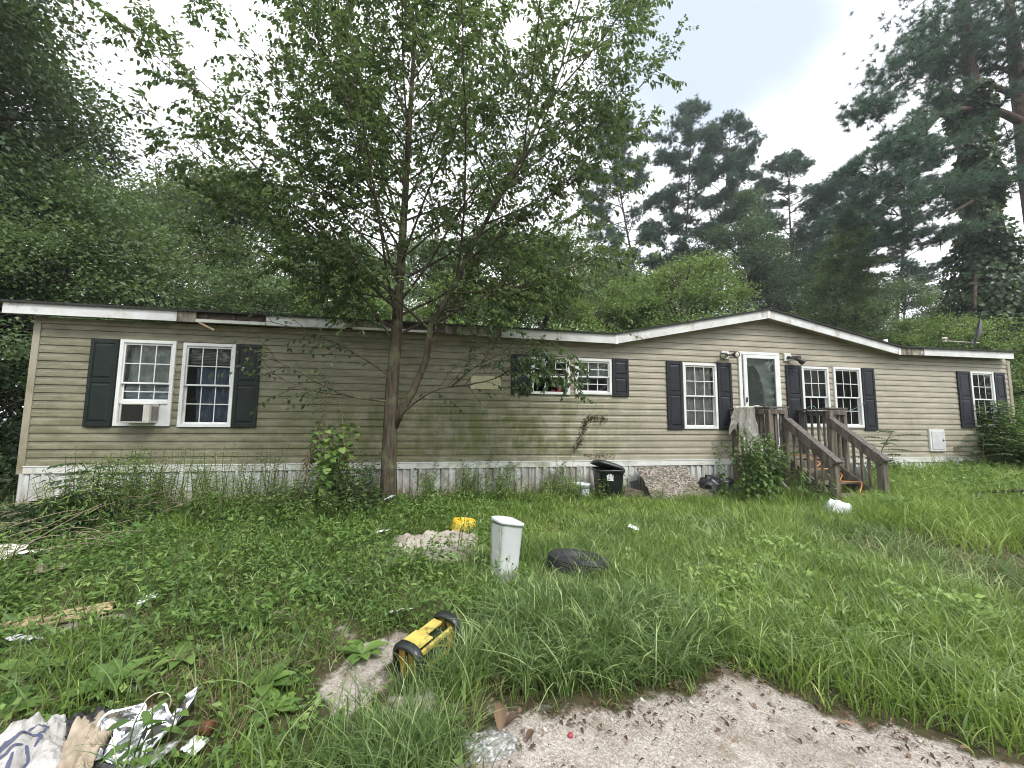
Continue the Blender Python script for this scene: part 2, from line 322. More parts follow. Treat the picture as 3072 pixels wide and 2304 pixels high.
# ------------------------------------------------------------------ mesh helpers
WLOC = {}
class MB:
    """collects shapes of one part (world coordinates)"""
    def __init__(s): s.v = []; s.f = []; s.sm = []
    def add(s, vs, fs, smooth=False):
        b = len(s.v); s.v += [tuple(x) for x in vs]; s.f += [tuple(i + b for i in q) for q in fs]; s.sm += [smooth] * len(fs); return s
    def box(s, x0, x1, y0, y1, z0, z1, mat=None):
        vs = [(x, y, z) for x in (x0, x1) for y in (y0, y1) for z in (z0, z1)]
        if mat is not None: vs = [tuple(mat @ Vector(v)) for v in vs]
        return s.add(vs, [(0, 1, 3, 2), (4, 6, 7, 5), (0, 4, 5, 1), (2, 3, 7, 6), (0, 2, 6, 4), (1, 5, 7, 3)])
    def cbox(s, x0, x1, y0, y1, z0, z1, c=0.004, mat=None):
        """box with chamfered edges"""
        b = bmesh_cbox(x1 - x0, y1 - y0, z1 - z0, c)
        o = Vector(((x0 + x1) / 2, (y0 + y1) / 2, (z0 + z1) / 2))
        vs = [Vector(v) + o for v in b[0]]
        if mat is not None: vs = [mat @ v for v in vs]
        return s.add(vs, b[1])
    def beam(s, a, b, w, h, up=(0, 0, 1), c=0.004):
        """chamfered bar from a to b, w across, h along 'up'"""
        a, b = Vector(a), Vector(b); d = b - a; l = d.length; d.normalize()
        u = Vector(up); x = d.cross(u).normalized(); u = x.cross(d).normalized()
        m = Matrix(((x.x, d.x, u.x, a.x), (x.y, d.y, u.y, a.y), (x.z, d.z, u.z, a.z), (0, 0, 0, 1)))
        return s.cbox(-w / 2, w / 2, 0, l, -h / 2, h / 2, c, m)
    def tube(s, pts, rad, n=8, cap=True, smooth=True):
        pts = [Vector(p) for p in pts]
        if not hasattr(rad, '__len__'): rad = [rad] * len(pts)
        vs = []; fs = []; prev = None
        for i, p in enumerate(pts):
            d = (pts[min(i + 1, len(pts) - 1)] - pts[max(i - 1, 0)]).normalized()
            ref = prev if prev is not None else (Vector((1, 0, 0)) if abs(d.x) < 0.8 else Vector((0, 1, 0)))
            x = (ref - d * ref.dot(d)).normalized(); y = d.cross(x); prev = x
            for k in range(n):
                t = 2 * math.pi * k / n
                vs.append(p + (x * math.cos(t) + y * math.sin(t)) * rad[i])
        for i in range(len(pts) - 1):
            for k in range(n):
                fs.append((i * n + k, i * n + (k + 1) % n, (i + 1) * n + (k + 1) % n, (i + 1) * n + k))
        if cap:
            fs.append(tuple(range(n))[::-1]); fs.append(tuple((len(pts) - 1) * n + k for k in range(n)))
        return s.add(vs, fs, smooth)
    def lathe(s, prof, n=20, mat=None, sq=None, smooth=True):
        """profile [(r, z)]; sq: superellipse (ax, ay, power)"""
        vs = []; fs = []
        for r, z in prof:
            for k in range(n):
                t = 2 * math.pi * k / n; c, q = math.cos(t), math.sin(t)
                if sq:
                    e = 2.0 / sq[2]
                    x = math.copysign(abs(c) ** e, c) * sq[0] * r; y = math.copysign(abs(q) ** e, q) * sq[1] * r
                else: x, y = r * c, r * q
                v = Vector((x, y, z)); vs.append(mat @ v if mat is not None else v)
        for i in range(len(prof) - 1):
            for k in range(n): fs.append((i * n + k, i * n + (k + 1) % n, (i + 1) * n + (k + 1) % n, (i + 1) * n + k))
        return s.add(vs, fs, smooth)
    def sheet(s, fn, nu, nv, thick=0.0, smooth=True):
        """fn(u, v) -> point; thick: give it a back side"""
        P = [[Vector(fn(i / nu, j / nv)) for j in range(nv + 1)] for i in range(nu + 1)]
        vs = [p for row in P for p in row]; w = nv + 1
        fs = [(i * w + j, (i + 1) * w + j, (i + 1) * w + j + 1, i * w + j + 1) for i in range(nu) for j in range(nv)]
        if thick:
            N = len(vs); back = []
            for i in range(nu + 1):
                for j in range(nv + 1):
                    a = P[min(i + 1, nu)][j] - P[max(i - 1, 0)][j]; b = P[i][min(j + 1, nv)] - P[i][max(j - 1, 0)]
                    back.append(P[i][j] - a.cross(b).normalized() * thick)
            vs += back; fs += [tuple(k + N for k in q)[::-1] for q in list(fs)]
            rim = [(i * w) for i in range(nu + 1)] + [nu * w + j for j in range(1, nv + 1)] + [i * w + nv for i in range(nu - 1, -1, -1)] + [j for j in range(nv - 1, 0, -1)]
            for k in range(len(rim)):
                a, b = rim[k], rim[(k + 1) % len(rim)]; fs.append((b, a, a + N, b + N))
        return s.add(vs, fs, smooth)
    def blob(s, c, r, amp=0.2, freq=2.0, nu=20, nv=12, seed=0, flat=None, smooth=True, mat=None):
        c = Vector(c); vs = []; fs = []
        for i in range(nv + 1):
            ph = math.pi * i / nv
            for k in range(nu):
                th = 2 * math.pi * k / nu
                d = Vector((math.sin(ph) * math.cos(th), math.sin(ph) * math.sin(th), math.cos(ph)))
                q = d * freq + Vector((seed * 3.1, seed * 1.7, seed))
                m = 1 + amp * (mnoise.noise(q) + 0.6 * (abs(mnoise.noise(q * 2.1)) * 2 - 0.5) + 0.35 * (abs(mnoise.noise(q * 4.3)) * 2 - 0.5))
                v = Vector((d.x * r[0] * m, d.y * r[1] * m, d.z * r[2] * m))
                if flat is not None: v.z = max(v.z, flat)
                vs.append((mat @ v if mat is not None else v) + c)
        for i in range(nv):
            for k in range(nu): fs.append((i * nu + k, (i + 1) * nu + k, (i + 1) * nu + (k + 1) % nu, i * nu + (k + 1) % nu))
        return s.add(vs, fs, smooth)
_cb = {}
def bmesh_cbox(w, d, h, c):
    c = min(c, w * 0.3, d * 0.3, h * 0.3)
    hx, hy, hz = w / 2, d / 2, h / 2
    vs = []; idx = {}
    for sx in (-1, 1):
        for sy in (-1, 1):
            for sz in (-1, 1):
                for ax in range(3):
                    p = [sx * (hx - c), sy * (hy - c), sz * (hz - c)]
                    p[ax] = (sx, sy, sz)[ax] * (hx, hy, hz)[ax]
                    idx[(sx, sy, sz, ax)] = len(vs); vs.append(tuple(p))
    fs = []
    for ax in range(3):
        a1, a2 = (ax + 1) % 3, (ax + 2) % 3
        for sg in (-1, 1):
            q = []
            for u, v in ((-1, -1), (1, -1), (1, 1), (-1, 1)):
                k = [0, 0, 0]; k[ax] = sg; k[a1] = u; k[a2] = v; q.append(idx[(*k, ax)])
            fs.append(tuple(q if sg > 0 else q[::-1]))
    for ax in range(3):
        a1, a2 = (ax + 1) % 3, (ax + 2) % 3
        for u in (-1, 1):
            for v in (-1, 1):
                k0 = [0, 0, 0]; k1 = [0, 0, 0]; k0[ax] = -1; k1[ax] = 1
                k0[a1] = k1[a1] = u; k0[a2] = k1[a2] = v
                q = (idx[(*k0, a1)], idx[(*k0, a2)], idx[(*k1, a2)], idx[(*k1, a1)])
                fs.append(q if u * v < 0 else q[::-1])
    for sx in (-1, 1):
        for sy in (-1, 1):
            for sz in (-1, 1):
                q = tuple(idx[(sx, sy, sz, a)] for a in range(3))
                fs.append(q if sx * sy * sz > 0 else q[::-1])
    return vs, fs
def tag(o, label=None, cat=None, group=None, kind=None):
    if label: o['label'] = label
    if cat: o['category'] = cat
    if group: o['group'] = group
    if kind: o['kind'] = kind
    return o
def thing(name, label, cat, loc=(0, 0, 0), group=None):
    o = bpy.data.objects.new(name, None); COL.objects.link(o); o.location = loc; o.empty_display_size = 0.1
    WLOC[o.name] = Vector(loc); return tag(o, label, cat, group)
def link(name, me, mat, parent=None, loc=None):
    if mat is not None and not me.materials: me.materials.append(MATS[mat])
    o = bpy.data.objects.new(name, me); COL.objects.link(o)
    if parent is not None:
        o.parent = parent; WLOC[o.name] = WLOC.get(parent.name, Vector())
    else: WLOC[o.name] = Vector()
    if loc is not None: o.location = loc
    return o
def obj(name, mb, mat, parent=None, origin=None):
    """the shapes of an MB as ONE mesh object"""
    off = WLOC.get(parent.name, Vector()) if parent is not None else Vector(origin or (0, 0, 0))
    me = bpy.data.meshes.new(name)
    me.from_pydata([tuple(Vector(v) - off) for v in mb.v], [], mb.f)
    me.polygons.foreach_set("use_smooth", mb.sm)
    o = link(name, me, mat, parent)
    if parent is None: o.location = off; WLOC[o.name] = off
    return o
def np_mesh(name, V, loops, counts, tint=None, smooth=False):
    """big mesh straight from arrays"""
    me = bpy.data.meshes.new(name)
    V = np.asarray(V, np.float32).reshape(-1, 3)
    me.vertices.add(len(V)); me.vertices.foreach_set("co", V.ravel())
    loops = np.asarray(loops, np.int32).ravel(); counts = np.asarray(counts, np.int32)
    me.loops.add(len(loops)); me.loops.foreach_set("vertex_index", loops)
    me.polygons.add(len(counts)); st = np.concatenate([[0], np.cumsum(counts)[:-1]]).astype(np.int32)
    me.polygons.foreach_set("loop_start", st)
    if smooth: me.polygons.foreach_set("use_smooth", np.ones(len(counts), bool))
    if tint is not None:
        a = me.attributes.new("tint", 'FLOAT', 'POINT'); a.data.foreach_set("value", np.asarray(tint, np.float32))
    me.update(calc_edges=True)
    return me
def copy_thing(o, loc, rot=0.0, scale=(1, 1, 1), label=None, tilt=(0, 0)):
    c = o.copy(); COL.objects.link(c); c.location = loc; c.rotation_euler = (tilt[0], tilt[1], rot); c.scale = scale
    if label: c['label'] = label
    WLOC[c.name] = Vector(loc)
    for ch in o.children:
        d = ch.copy(); COL.objects.link(d); d.parent = c
        for g in ch.children:
            e = g.copy(); COL.objects.link(e); e.parent = d
    return c

# ------------------------------------------------------------------ ground
def sst(a, b, x):
    t = np.clip((np.asarray(x, float) - a) / (b - a), 0, 1); return t * t * (3 - 2 * t)
def gbase(x, y): return .13 * sst(3, 7, y) + .28 * sst(4, 11, x) * sst(2.5, 8, y)
def wob(x, y, f=1.0, s=0.0):
    return (np.sin(x * 1.7 * f + s) * np.cos(y * 2.1 * f + 1.3 * s) + 0.6 * np.sin(x * 3.9 * f + y * 2.7 * f + 2 * s) + 0.4 * np.sin(y * 6.3 * f - x * 4.9 * f + s)) / 2.0
def gz(x, y):
    x = np.asarray(x, float); y = np.asarray(y, float)
    return gbase(x, y) + 0.015 * wob(x, y, 1.3)
def gzf(x, y): return float(gz(x, y))
_bx = np.array([-0.2, 0.05, 0.31, 0.55, 0.79, 1.2, 1.53, 1.77, 1.91, 2.04, 2.34, 2.58, 3.2, 4.2])
_by = np.array([0.4, 1.7, 2.17, 2.2, 2.16, 2.16, 2.2, 2.42, 2.22, 1.93, 1.74, 1.5, 1.05, 0.4])
def sandmask(x, y):
    x = np.asarray(x, float); y = np.asarray(y, float)
    e = np.interp(x, _bx, _by) + 0.10 * wob(x, y, 4.0, 2.0) + .06 * wob(x, y, 13.0, 1.0)
    m = np.clip((e - y) / 0.34 + 0.42, 0, 1) * ((x > -0.25) & (x < 4.2))
    for cx, cy, rx, ry, k in ((-.42, 2.58, .20, .30, .74), (-.30, 2.86, .20, .22, .7), (-.62, 3.1, .16, .2, .5), (-1.05, 3.5, .22, .14, .55), (-1.5, 3.75, .3, .1, .45), (-2.6, 3.62, .4, .16, .6), (-.1, 2.35, .2, .16, .6), (.05, 1.9, .22, .25, .45)):
        d = ((x - cx) / rx) ** 2 + ((y - cy) / ry) ** 2 + 0.7 * wob(x, y, 4.0, cx) + .4 * wob(x, y, 11.0, cy)
        m = np.maximum(m, k * np.clip((1.5 - d) * .8, 0, 1))
    return m
def make_ground():
    xs = np.concatenate([[-400, -150, -70, -40, -25, -16, -11], np.arange(-9, -3, 0.25), np.arange(-3, 4, 0.05), np.arange(4, 17, 0.25), [18, 21, 26, 34, 50, 80, 160, 400]])
    ys = np.concatenate([[-300, -100, -40, -15, -5, -1, 0], np.arange(0.5, 5, 0.05), np.arange(5, 9, 0.2), [10, 12, 15, 20, 28, 40, 70, 130, 260, 600]])
    X, Y = np.meshgrid(xs, ys, indexing='ij')
    near = (X > -3.1) & (X < 4.1) & (Y > 0.4) & (Y < 5.1)
    Z = gz(X, Y) + near * 0.010 * wob(X, Y, 7.0, 1.0)
    sm = sandmask(X, Y)
    n, m = X.shape
    V = np.stack([X, Y, Z], -1).reshape(-1, 3)
    i, j = np.meshgrid(np.arange(n - 1), np.arange(m - 1), indexing='ij')
    q = np.stack([i * m + j, (i + 1) * m + j, (i + 1) * m + j + 1, i * m + j + 1], -1).reshape(-1, 4)
    me = np_mesh("ground", V, q, np.full(len(q), 4), smooth=True)
    a = me.attributes.new("sand", 'FLOAT', 'POINT'); a.data.foreach_set("value", sm.ravel().astype(np.float32))
    tag(link("ground", me, "ground_soil"), kind='structure')
make_ground()

# ------------------------------------------------------------------ the house
XL, XR = -6.26, 13.86
house = thing("mobile_home", "long mobile home with mouldy beige siding, dark shutters and a low gable over its door", "mobile home", (3.8, F, 0.1))
# windows: x0, x1, z0, z1
WIN = [(-5.07, -4.275, 1.385, 2.78), (-4.17, -3.385, 1.375, 2.765), (1.725, 2.505, 2.03, 2.735), (2.61, 3.37, 2.045, 2.755),
       (4.93, 5.71, 1.385, 2.745), (7.80, 8.50, 1.43, 2.765), (8.63, 9.365, 1.43, 2.775), (12.56, 13.28, 1.46, 2.80)]
DOOR = (6.24, 7.25, 0.90, 3.03)
OPEN = [(w[0] + .03, w[1] - .03, w[2] + .03, w[3] - .03) for w in WIN] + [(DOOR[0] + .04, DOOR[1] - .04, DOOR[2] - .05, DOOR[3] - .03)]
GX = [(3.43, 3.10), (7.00, 3.80), (10.42, 3.15)]      # underside of the gable where it meets the wall
def wall_top(x):
    if GX[0][0] < x < GX[2][0]: return float(np.interp(x, [g[0] for g in GX], [g[1] for g in GX]))
    return 3.11
PITCH = 0.1254; Z0 = 0.775
PROF = [(0.0, -0.018), (0.03, -0.017), (0.070, -0.0135), (0.080, -0.008), (0.1175, -0.0055), (0.1185, 0.003), (0.1254, 0.003)]
def prof_y(t): return float(np.interp(t, [p[0] for p in PROF], [p[1] for p in PROF]))
def course(z0, x0=XL + .09, x1=XR - .09):
    """the lengths of one course of siding, cut around the openings and by the gable: one MB for each length"""
    z1 = z0 + PITCH; rects = []
    cuts = sorted({z0, z1, *[o[k] for o in OPEN for k in (2, 3) if z0 + 1e-4 < o[k] < z1 - 1e-4]})
    for a, b in zip(cuts, cuts[1:]):
        zm = (a + b) / 2; spans = [(x0, x1)]
        for o in OPEN:
            if o[2] < zm < o[3]:
                spans = [s for p, q in spans for s in ((p, min(q, o[0])), (max(p, o[1]), q)) if s[1] - s[0] > 0.01]
        rects += [(p, q, a, b) for p, q in spans]
    pieces = []
    for r_ in rects:
        hit = [g for g in pieces if any(abs(h[3] - r_[2]) < 1e-6 and h[0] < r_[1] and h[1] > r_[0] for h in g)]
        g = [r_]
        for h in hit: g += h; pieces.remove(h)
        pieces.append(g)
    out = []
    for g in pieces:
        mb = MB()
        for p, q, a, b in g:
            ts = sorted({a - z0, b - z0, *[k[0] for k in PROF if a - z0 < k[0] < b - z0]}); vs = []
            if abs(a - z0) < 1e-6: ts = [0.0] + ts
            for i, t in enumerate(ts):
                z = z0 + t; y = F if (i == 0 and len(ts) > 1 and ts[1] == t) else F + prof_y(t); l, r_ = p, q
                if z > 3.10: l = max(l, np.interp(z, [GX[0][1], GX[1][1]], [GX[0][0], GX[1][0]]))
                if z > 3.15: r_ = min(r_, np.interp(z, [GX[2][1], GX[1][1]], [GX[2][0], GX[1][0]]))
                vs += [(l, y, z), (r_, y, z)]
            n = len(vs) // 2
            mb.add(vs, [(2 * i, 2 * i + 1, 2 * i + 3, 2 * i + 2) for i in range(n - 1)])
        out.append(mb)
    return out
k = 0
while Z0 + k * PITCH < 3.80:
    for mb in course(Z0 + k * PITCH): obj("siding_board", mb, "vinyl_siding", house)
    k += 1
# closed body behind the boards, with openings only at the windows and the door
body = MB(); H2 = F + 7.2
body.box(XL, XL + .1, F + .01, H2, .62, 3.1); body.box(XR - .1, XR, F + .01, H2, .62, 3.1); body.box(XL, XR, H2 - .1, H2, .62, 3.1)
obj("wall", body, "siding_trim", house)
room = MB(); room.box(XL + .12, XR - .12, F + 3.6, F + 3.7, .8, 3.08); room.box(XL + .12, XR - .12, F + .02, F + 3.6, .80, .86); room.box(XL + .12, XR - .12, F + .02, F + 3.6, 3.04, 3.08)
for x in (XL + .14, -2.6, 0.2, 4.2, 6.0, 9.8, 11.6, XR - .16): room.box(x, x + .03, F + .03, F + 3.6, .86, 3.04)
obj("interior_wall", room, "interior_wall", house)
for x0, x1 in ((XL - .012, XL + .085), (XR - .085, XR + .012)):
    obj("corner_trim", MB().cbox(x0, x1, F - .028, F + .05, .645, 3.10, .006), "siding_trim", house)
obj("frieze_trim", MB().cbox(XL + .09, GX[0][0] - .05, F - .026, F - .001, 2.995, 3.085, .005), "siding_trim", house)
obj("frieze_trim", MB().cbox(GX[2][0] + .05, XR - .09, F - .026, F - .001, 2.995, 3.085, .005), "siding_trim", house)
for a, b in ((GX[0], GX[1]), (GX[1], GX[2])):
    obj("frieze_trim", MB().beam((a[0], F - .014, a[1] - .05), (b[0], F - .014, b[1] - .05), .026, .075), "siding_trim", house)
# roof: low main slope, gable across it, fascia, soffit
FY = 7.22
rf = MB()
def slab(mb, p, th=.05):
    p = [Vector(q) for q in p]; lo = [q - Vector((0, 0, th)) for q in p]
    mb.add(p + lo, [(0, 1, 2, 3), (7, 6, 5, 4), (0, 4, 5, 1), (1, 5, 6, 2), (2, 6, 7, 3), (3, 7, 4, 0)])
slab(rf, [(XL - .28, FY - .035, 3.285), (GX[0][0] - .05, FY - .035, 3.245), (GX[0][0] - .05, F + 3.6, 3.95), (XL - .28, F + 3.6, 3.97)], .03)
slab(rf, [(10.24, FY - .035, 3.275), (13.70, FY - .035, 3.30), (13.70, F + 3.6, 3.97), (10.24, F + 3.6, 3.95)], .03)
slab(rf, [(GX[0][0] - .05, F + .25, 3.32), (10.24, F + .25, 3.32), (10.24, F + 3.6, 3.95), (GX[0][0] - .05, F + 3.6, 3.95)], .03)
slab(rf, [(XL - .28, F + 3.6, 3.97), (13.70, F + 3.6, 3.97), (13.70, F + 7.5, 3.27), (XL - .28, F + 7.5, 3.27)], .03)
obj("roof", rf, "shingle", house)
gr = MB()
slab(gr, [(3.37, FY - .035, 3.25), (6.88, FY - .035, 3.952), (6.88, F + 3.0, 3.952), (3.37, F + 1.0, 3.25)], .03)
slab(gr, [(6.88, FY - .035, 3.952), (10.27, FY - .035, 3.28), (10.27, F + 1.0, 3.28), (6.88, F + 3.0, 3.952)], .03)
obj("gable_roof", gr, "shingle", house)
def fascia(xa, za, xb, zb, h=.185, mat="fascia_paint", y=FY, th=.024):
    mb = MB(); vs = [(x, yy, z) for yy in (y, y + th) for x, z in ((xa, za), (xb, zb), (xb, zb + h), (xa, za + h))]
    mb.add(vs, [(0, 1, 2, 3), (7, 6, 5, 4), (4, 5, 1, 0), (3, 2, 6, 7), (1, 5, 6, 2), (4, 0, 3, 7)])
    return obj("fascia_board", mb, mat, house)
fb = [(-6.53, 3.085), (-4.18, 3.082), (-3.92, 3.08), (-2.88, 3.08), (-1.62, 3.085), (-.65, 3.09), (-.1, 3.085), (1.12, 3.065), (2.2, 3.05), (3.395, 3.04)]
def fz(x): return float(np.interp(x, [b[0] for b in fb], [b[1] for b in fb]))
def fseg(a, b, mat="fascia_paint", h=.185, dz=0, y=FY): return fascia(a + .002, fz(a) + dz, b - .002, fz(b) + dz, h, mat, y)
fseg(-6.53, -4.20); fseg(-4.20, -3.92, "fascia_rotten")
fseg(-2.88, -1.62, "fascia_paint", .17); fseg(-1.62, -.66, "fascia_rotten", .17, .015)
fseg(-.10, 1.12, "fascia_rotten"); fseg(1.12, 2.2); fseg(2.2, 3.395)
fseg(-3.92, -2.88, "band_vinyl", .05, .0, FY - .012); fseg(-1.5, -.12, "band_vinyl", .04, -.005, FY - .012)
obj("rafter_board", MB().box(-4.3, 1.2, FY + .03, FY + .065, 3.11, 3.255), "dark_wood", house)
for xx in np.arange(-3.8, -.2, .41): obj("rafter_tail", MB().box(xx, xx + .04, FY + .002, FY + .028, 3.10, 3.22), "dark_wood", house)
for (a, b) in (((3.395, 3.04), (6.875, 3.742)), ((6.875, 3.742), (10.25, 3.085))): fascia(a[0] + .003, a[1], b[0] - .003, b[1], .195)
fascia(10.255, 3.085, 10.95, 3.095, .18, "fascia_rotten"); fascia(10.955, 3.095, 13.67, 3.108, .178)
for x, z in ((3.40, 3.03), (10.25, 3.08), (6.875, 3.74)): obj("fascia_joint", MB().cbox(x - .03, x + .03, FY - .006, FY - .001, z, z + .2, .002), "window_vinyl", house)
so = MB()
for a, b in (((XL - .27, 3.10), (3.41, 3.06)), ((3.41, 3.06), (6.875, 3.76)), ((6.875, 3.76), (10.24, 3.10)), ((10.24, 3.10), (13.67, 3.12))):
    so.add([(a[0], FY + .026, a[1]), (b[0], FY + .026, b[1]), (b[0], F + .02, b[1] + .02), (a[0], F + .02, a[1] + .02)], [(0, 3, 2, 1)])
obj("soffit", so, "siding_trim", house)
# skirting: band, then one ribbed panel beside the other
obj("skirt_band", MB().cbox(XL + .085, 5.87, F - .045, F + .02, .655, .772, .006), "band_vinyl", house)
obj("skirt_band", MB().cbox(5.875, XR - .085, F - .045, F + .02, .655, .772, .006), "band_vinyl", house)
obj("skirt_rail", MB().cbox(XL + .085, XR - .085, F - .052, F - .046, .757, .775, .002), "window_vinyl", house)
PW = 0.132
pm = MB(); y0 = 0.0
px = [0, .012, .020, .062, .070, .112, .120, PW - .001]; py = [0.006, 0, -.018, -.018, -.002, -.002, 0, .006]
pm.add([(x, y, z) for z in (-.15, .66) for x, y in zip(px, py)] , [(i, i + 1, i + 9, i + 8) for i in range(7)])
pm.add([(0, .004, -.15), (0, .004, .66), (0, 0, -.15), (0, 0, .66)], [(0, 1, 3, 2)])
pme = bpy.data.meshes.new("skirt_panel"); pme.from_pydata(pm.v, [], pm.f)
x = XL + .03; i = 0
while x < XR - .12:
    z = 0.0
    o = link("skirt_panel", pme, "skirt_vinyl", house); o.location = Vector((x, F - .018 + RNG.uniform(-.006, .006), z)) - WLOC[house.name]
    o.rotation_euler = (RNG.uniform(-.012, .012), RNG.uniform(-.008, .008), 0)
    x += PW + .002; i += 1

# shutters with two raised panels each
def shutter(x0, x1, z0, z1, mat):
    w = x1 - x0; m = .052; zm = z0 + (z1 - z0) * .52
    mb = MB(); y = F - .048
    mb.cbox(x0, x1, y + .012, F - .012, z0, z1, .004)
    for a, b in ((x0, x0 + m), (x1 - m, x1)): mb.cbox(a, b, y, y + .014, z0, z1, .004)
    for a, b in ((z0, z0 + .07), (zm - .035, zm + .035), (z1 - .07, z1)): mb.cbox(x0 + m + .0005, x1 - m - .0005, y + .0005, y + .0135, a, b, .004)
    s = obj("shutter", mb, mat, house)
    for a, b in ((z0 + .07, zm - .035), (zm + .035, z1 - .07)):
        p = MB(); xa, xb, za, zb = x0 + m + .012, x1 - m - .012, a + .014, b - .014; q = .026
        vs = [(xa, y + .011, za), (xb, y + .011, za), (xb, y + .011, zb), (xa, y + .011, zb), (xa + q, y + .001, za + q), (xb - q, y + .001, za + q), (xb - q, y + .001, zb - q), (xa + q, y + .001, zb - q)]
        p.add(vs, [(0, 1, 5, 4), (1, 2, 6, 5), (2, 3, 7, 6), (3, 0, 4, 7), (4, 5, 6, 7)])
        obj("shutter_panel", p, mat, s)
for a in ((-5.47, -5.09), (-3.375, -3.0)): shutter(*a, 1.375, 2.775, "shutter_green")
shutter(1.345, 1.71, 2.02, 2.79, "shutter_green"); shutter(3.385, 3.73, 2.02, 2.78, "shutter_navy")
for a in ((4.565, 4.91), (5.73, 6.06), (7.40, 7.78), (9.385, 9.73)): shutter(*a, 1.375, 2.77, "shutter_navy")
for a in ((12.15, 12.54), (13.30, 13.63)): shutter(*a, 1.44, 2.79, "shutter_navy")

# windows: casing > sash, muntins, panes
def bar(x0, x1, z0, z1, y0, y1): return MB().cbox(x0, x1, y0, y1, z0, z1, .003)
def window(w, lower_open=False, glass=("window_glass", "window_glass"), low_from=None):
    x0, x1, z0, z1 = w; c = .052
    mb = MB()
    for a in ((x0, x0 + c, z0, z1), (x1 - c, x1, z0, z1), (x0 + c + .0005, x1 - c - .0005, z0, z0 + c), (x0 + c + .0005, x1 - c - .0005, z1 - c, z1)):
        mb.cbox(a[0], a[1], F - .042, F + .055, a[2], a[3], .004)
    o = obj("window", mb, "window_vinyl", house)
    xa, xb, za, zb = x0 + c, x1 - c, z0 + c, z1 - c; zm = za + (zb - za) * .50
    s = .024
    def sash(zl, zh, y, gl, name="sash"):
        m = MB()
        for a in ((xa + .001, xa + s, zl, zh), (xb - s, xb - .001, zl, zh), (xa + s + .0005, xb - s - .0005, zl, zl + s * 1.2), (xa + s + .0005, xb - s - .0005, zh - s * 1.3, zh)):
            m.cbox(a[0], a[1], y, y + .022, a[2], a[3], .003)
        obj(name, m, "window_vinyl", o)
        gx = np.linspace(xa + s, xb - s, 4); gzz = np.linspace(zl + s * 1.2, zh - s * 1.3, 3); t = .0075
        for g in gx[1:3]: obj("muntin", bar(g - t, g + t, gzz[0], gzz[2], y + .004, y + .010), "window_vinyl", o)
        for i in range(3): obj("muntin", bar(gx[i] + (t if i else 0) + .0004, gx[i + 1] - (t if i < 2 else 0) - .0004, gzz[1] - t, gzz[1] + t, y + .0043, y + .0097), "window_vinyl", o)
        for i in range(3):
            for j in range(2): obj("pane", MB().box(gx[i] + .001, gx[i + 1] - .001, y + .011, y + .0135, gzz[j] + .001, gzz[j + 1] - .001), gl, o)
    sash(zm - .02, zb, F - .022, glass[0])
    if lower_open:
        sash(zm + .03, zb - .02, F + .014, glass[1])
    else:
        sash(low_from or za, zm + .012, F + .014, glass[1])
    return o
window(WIN[0], low_from=1.79, glass=("dirty_glass", "window_glass")); window(WIN[1]); window(WIN[2], lower_open=True); window(WIN[3], glass=("dirty_glass", "window_glass"))
window(WIN[4]); window(WIN[5], glass=("dirty_glass", "window_glass")); window(WIN[6]); window(WIN[7])

# entry door: frame, storm door with full glass, inner door with an oval light standing ajar
x0, x1, z0, z1 = DOOR
dm = MB()
for a in ((x0, x0 + .075, z0, z1), (x1 - .055, x1, z0, z1), (x0 + .0755, x1 - .0555, z1 - .055, z1), (x0 + .0755, x1 - .0555, z0 - .02, z0 + .02)): dm.cbox(a[0], a[1], F - .045, F + .06, a[2], a[3], .004)
door = obj("door_frame", dm, "window_vinyl", house)
sx0, sx1, sz0, sz1 = x0 + .10, x1 - .058, z0 + .03, z1 - .065
sd = MB()
for a in ((sx0, sx0 + .085, sz0, sz1), (sx1 - .085, sx1, sz0, sz1), (sx0 + .0855, sx1 - .0855, sz1 - .075, sz1), (sx0 + .0855, sx1 - .0855, sz0, sz0 + .12)): sd.cbox(a[0], a[1], F - .062, F - .028, a[2], a[3], .004)
sdo = obj("storm_door", sd, "door_white", door)
obj("glass_panel", MB().box(sx0 + .084, sx1 - .084, F - .047, F - .043, sz0 + .119, sz1 - .074), "dirty_glass", door)
obj("door_closer", MB().cbox(sx1 - .075, sx1 - .03, F - .085, F - .063, 1.25, 1.62, .004), "window_vinyl", door)
obj("door_handle", MB().cbox(sx0 + .02, sx0 + .045, F - .09, F - .063, 1.95, 2.05, .004), "black_metal", door)
hm = Matrix.Translation((7.16, F + .075, 0)) @ Matrix.Rotation(R(-25), 4, 'Z')
idr = MB()
idr.cbox(-.86, 0, 0, .04, z0 + .03, z1 - .08, .004, hm)
obj("inner_door", idr, "door_white", door)
ov = MB(); ring = MB(); n = 40; oc = (-.43, 1.98)
def ovp(k, s, y): t = 2 * math.pi * k / n; return hm @ Vector((oc[0] + .255 * s * math.cos(t), y, oc[1] + .83 * (1 + (s - 1) * .35) * math.sin(t)))
ov.add([ovp(k, .93, -.004) for k in range(n)], [tuple(range(n))[::-1]])
ring.add([ovp(k, .92, -.003) for k in range(n)] + [ovp(k, .96, -.02) for k in range(n)] + [ovp(k, 1.06, -.02) for k in range(n)] + [ovp(k, 1.1, -.001) for k in range(n)],
         [(a * n + k, a * n + (k + 1) % n, (a + 1) * n + (k + 1) % n, (a + 1) * n + k) for a in range(3) for k in range(n)], True)
obj("oval_pane", ov, "oval_glass", door); obj("oval_moulding", ring, "door_white", door)

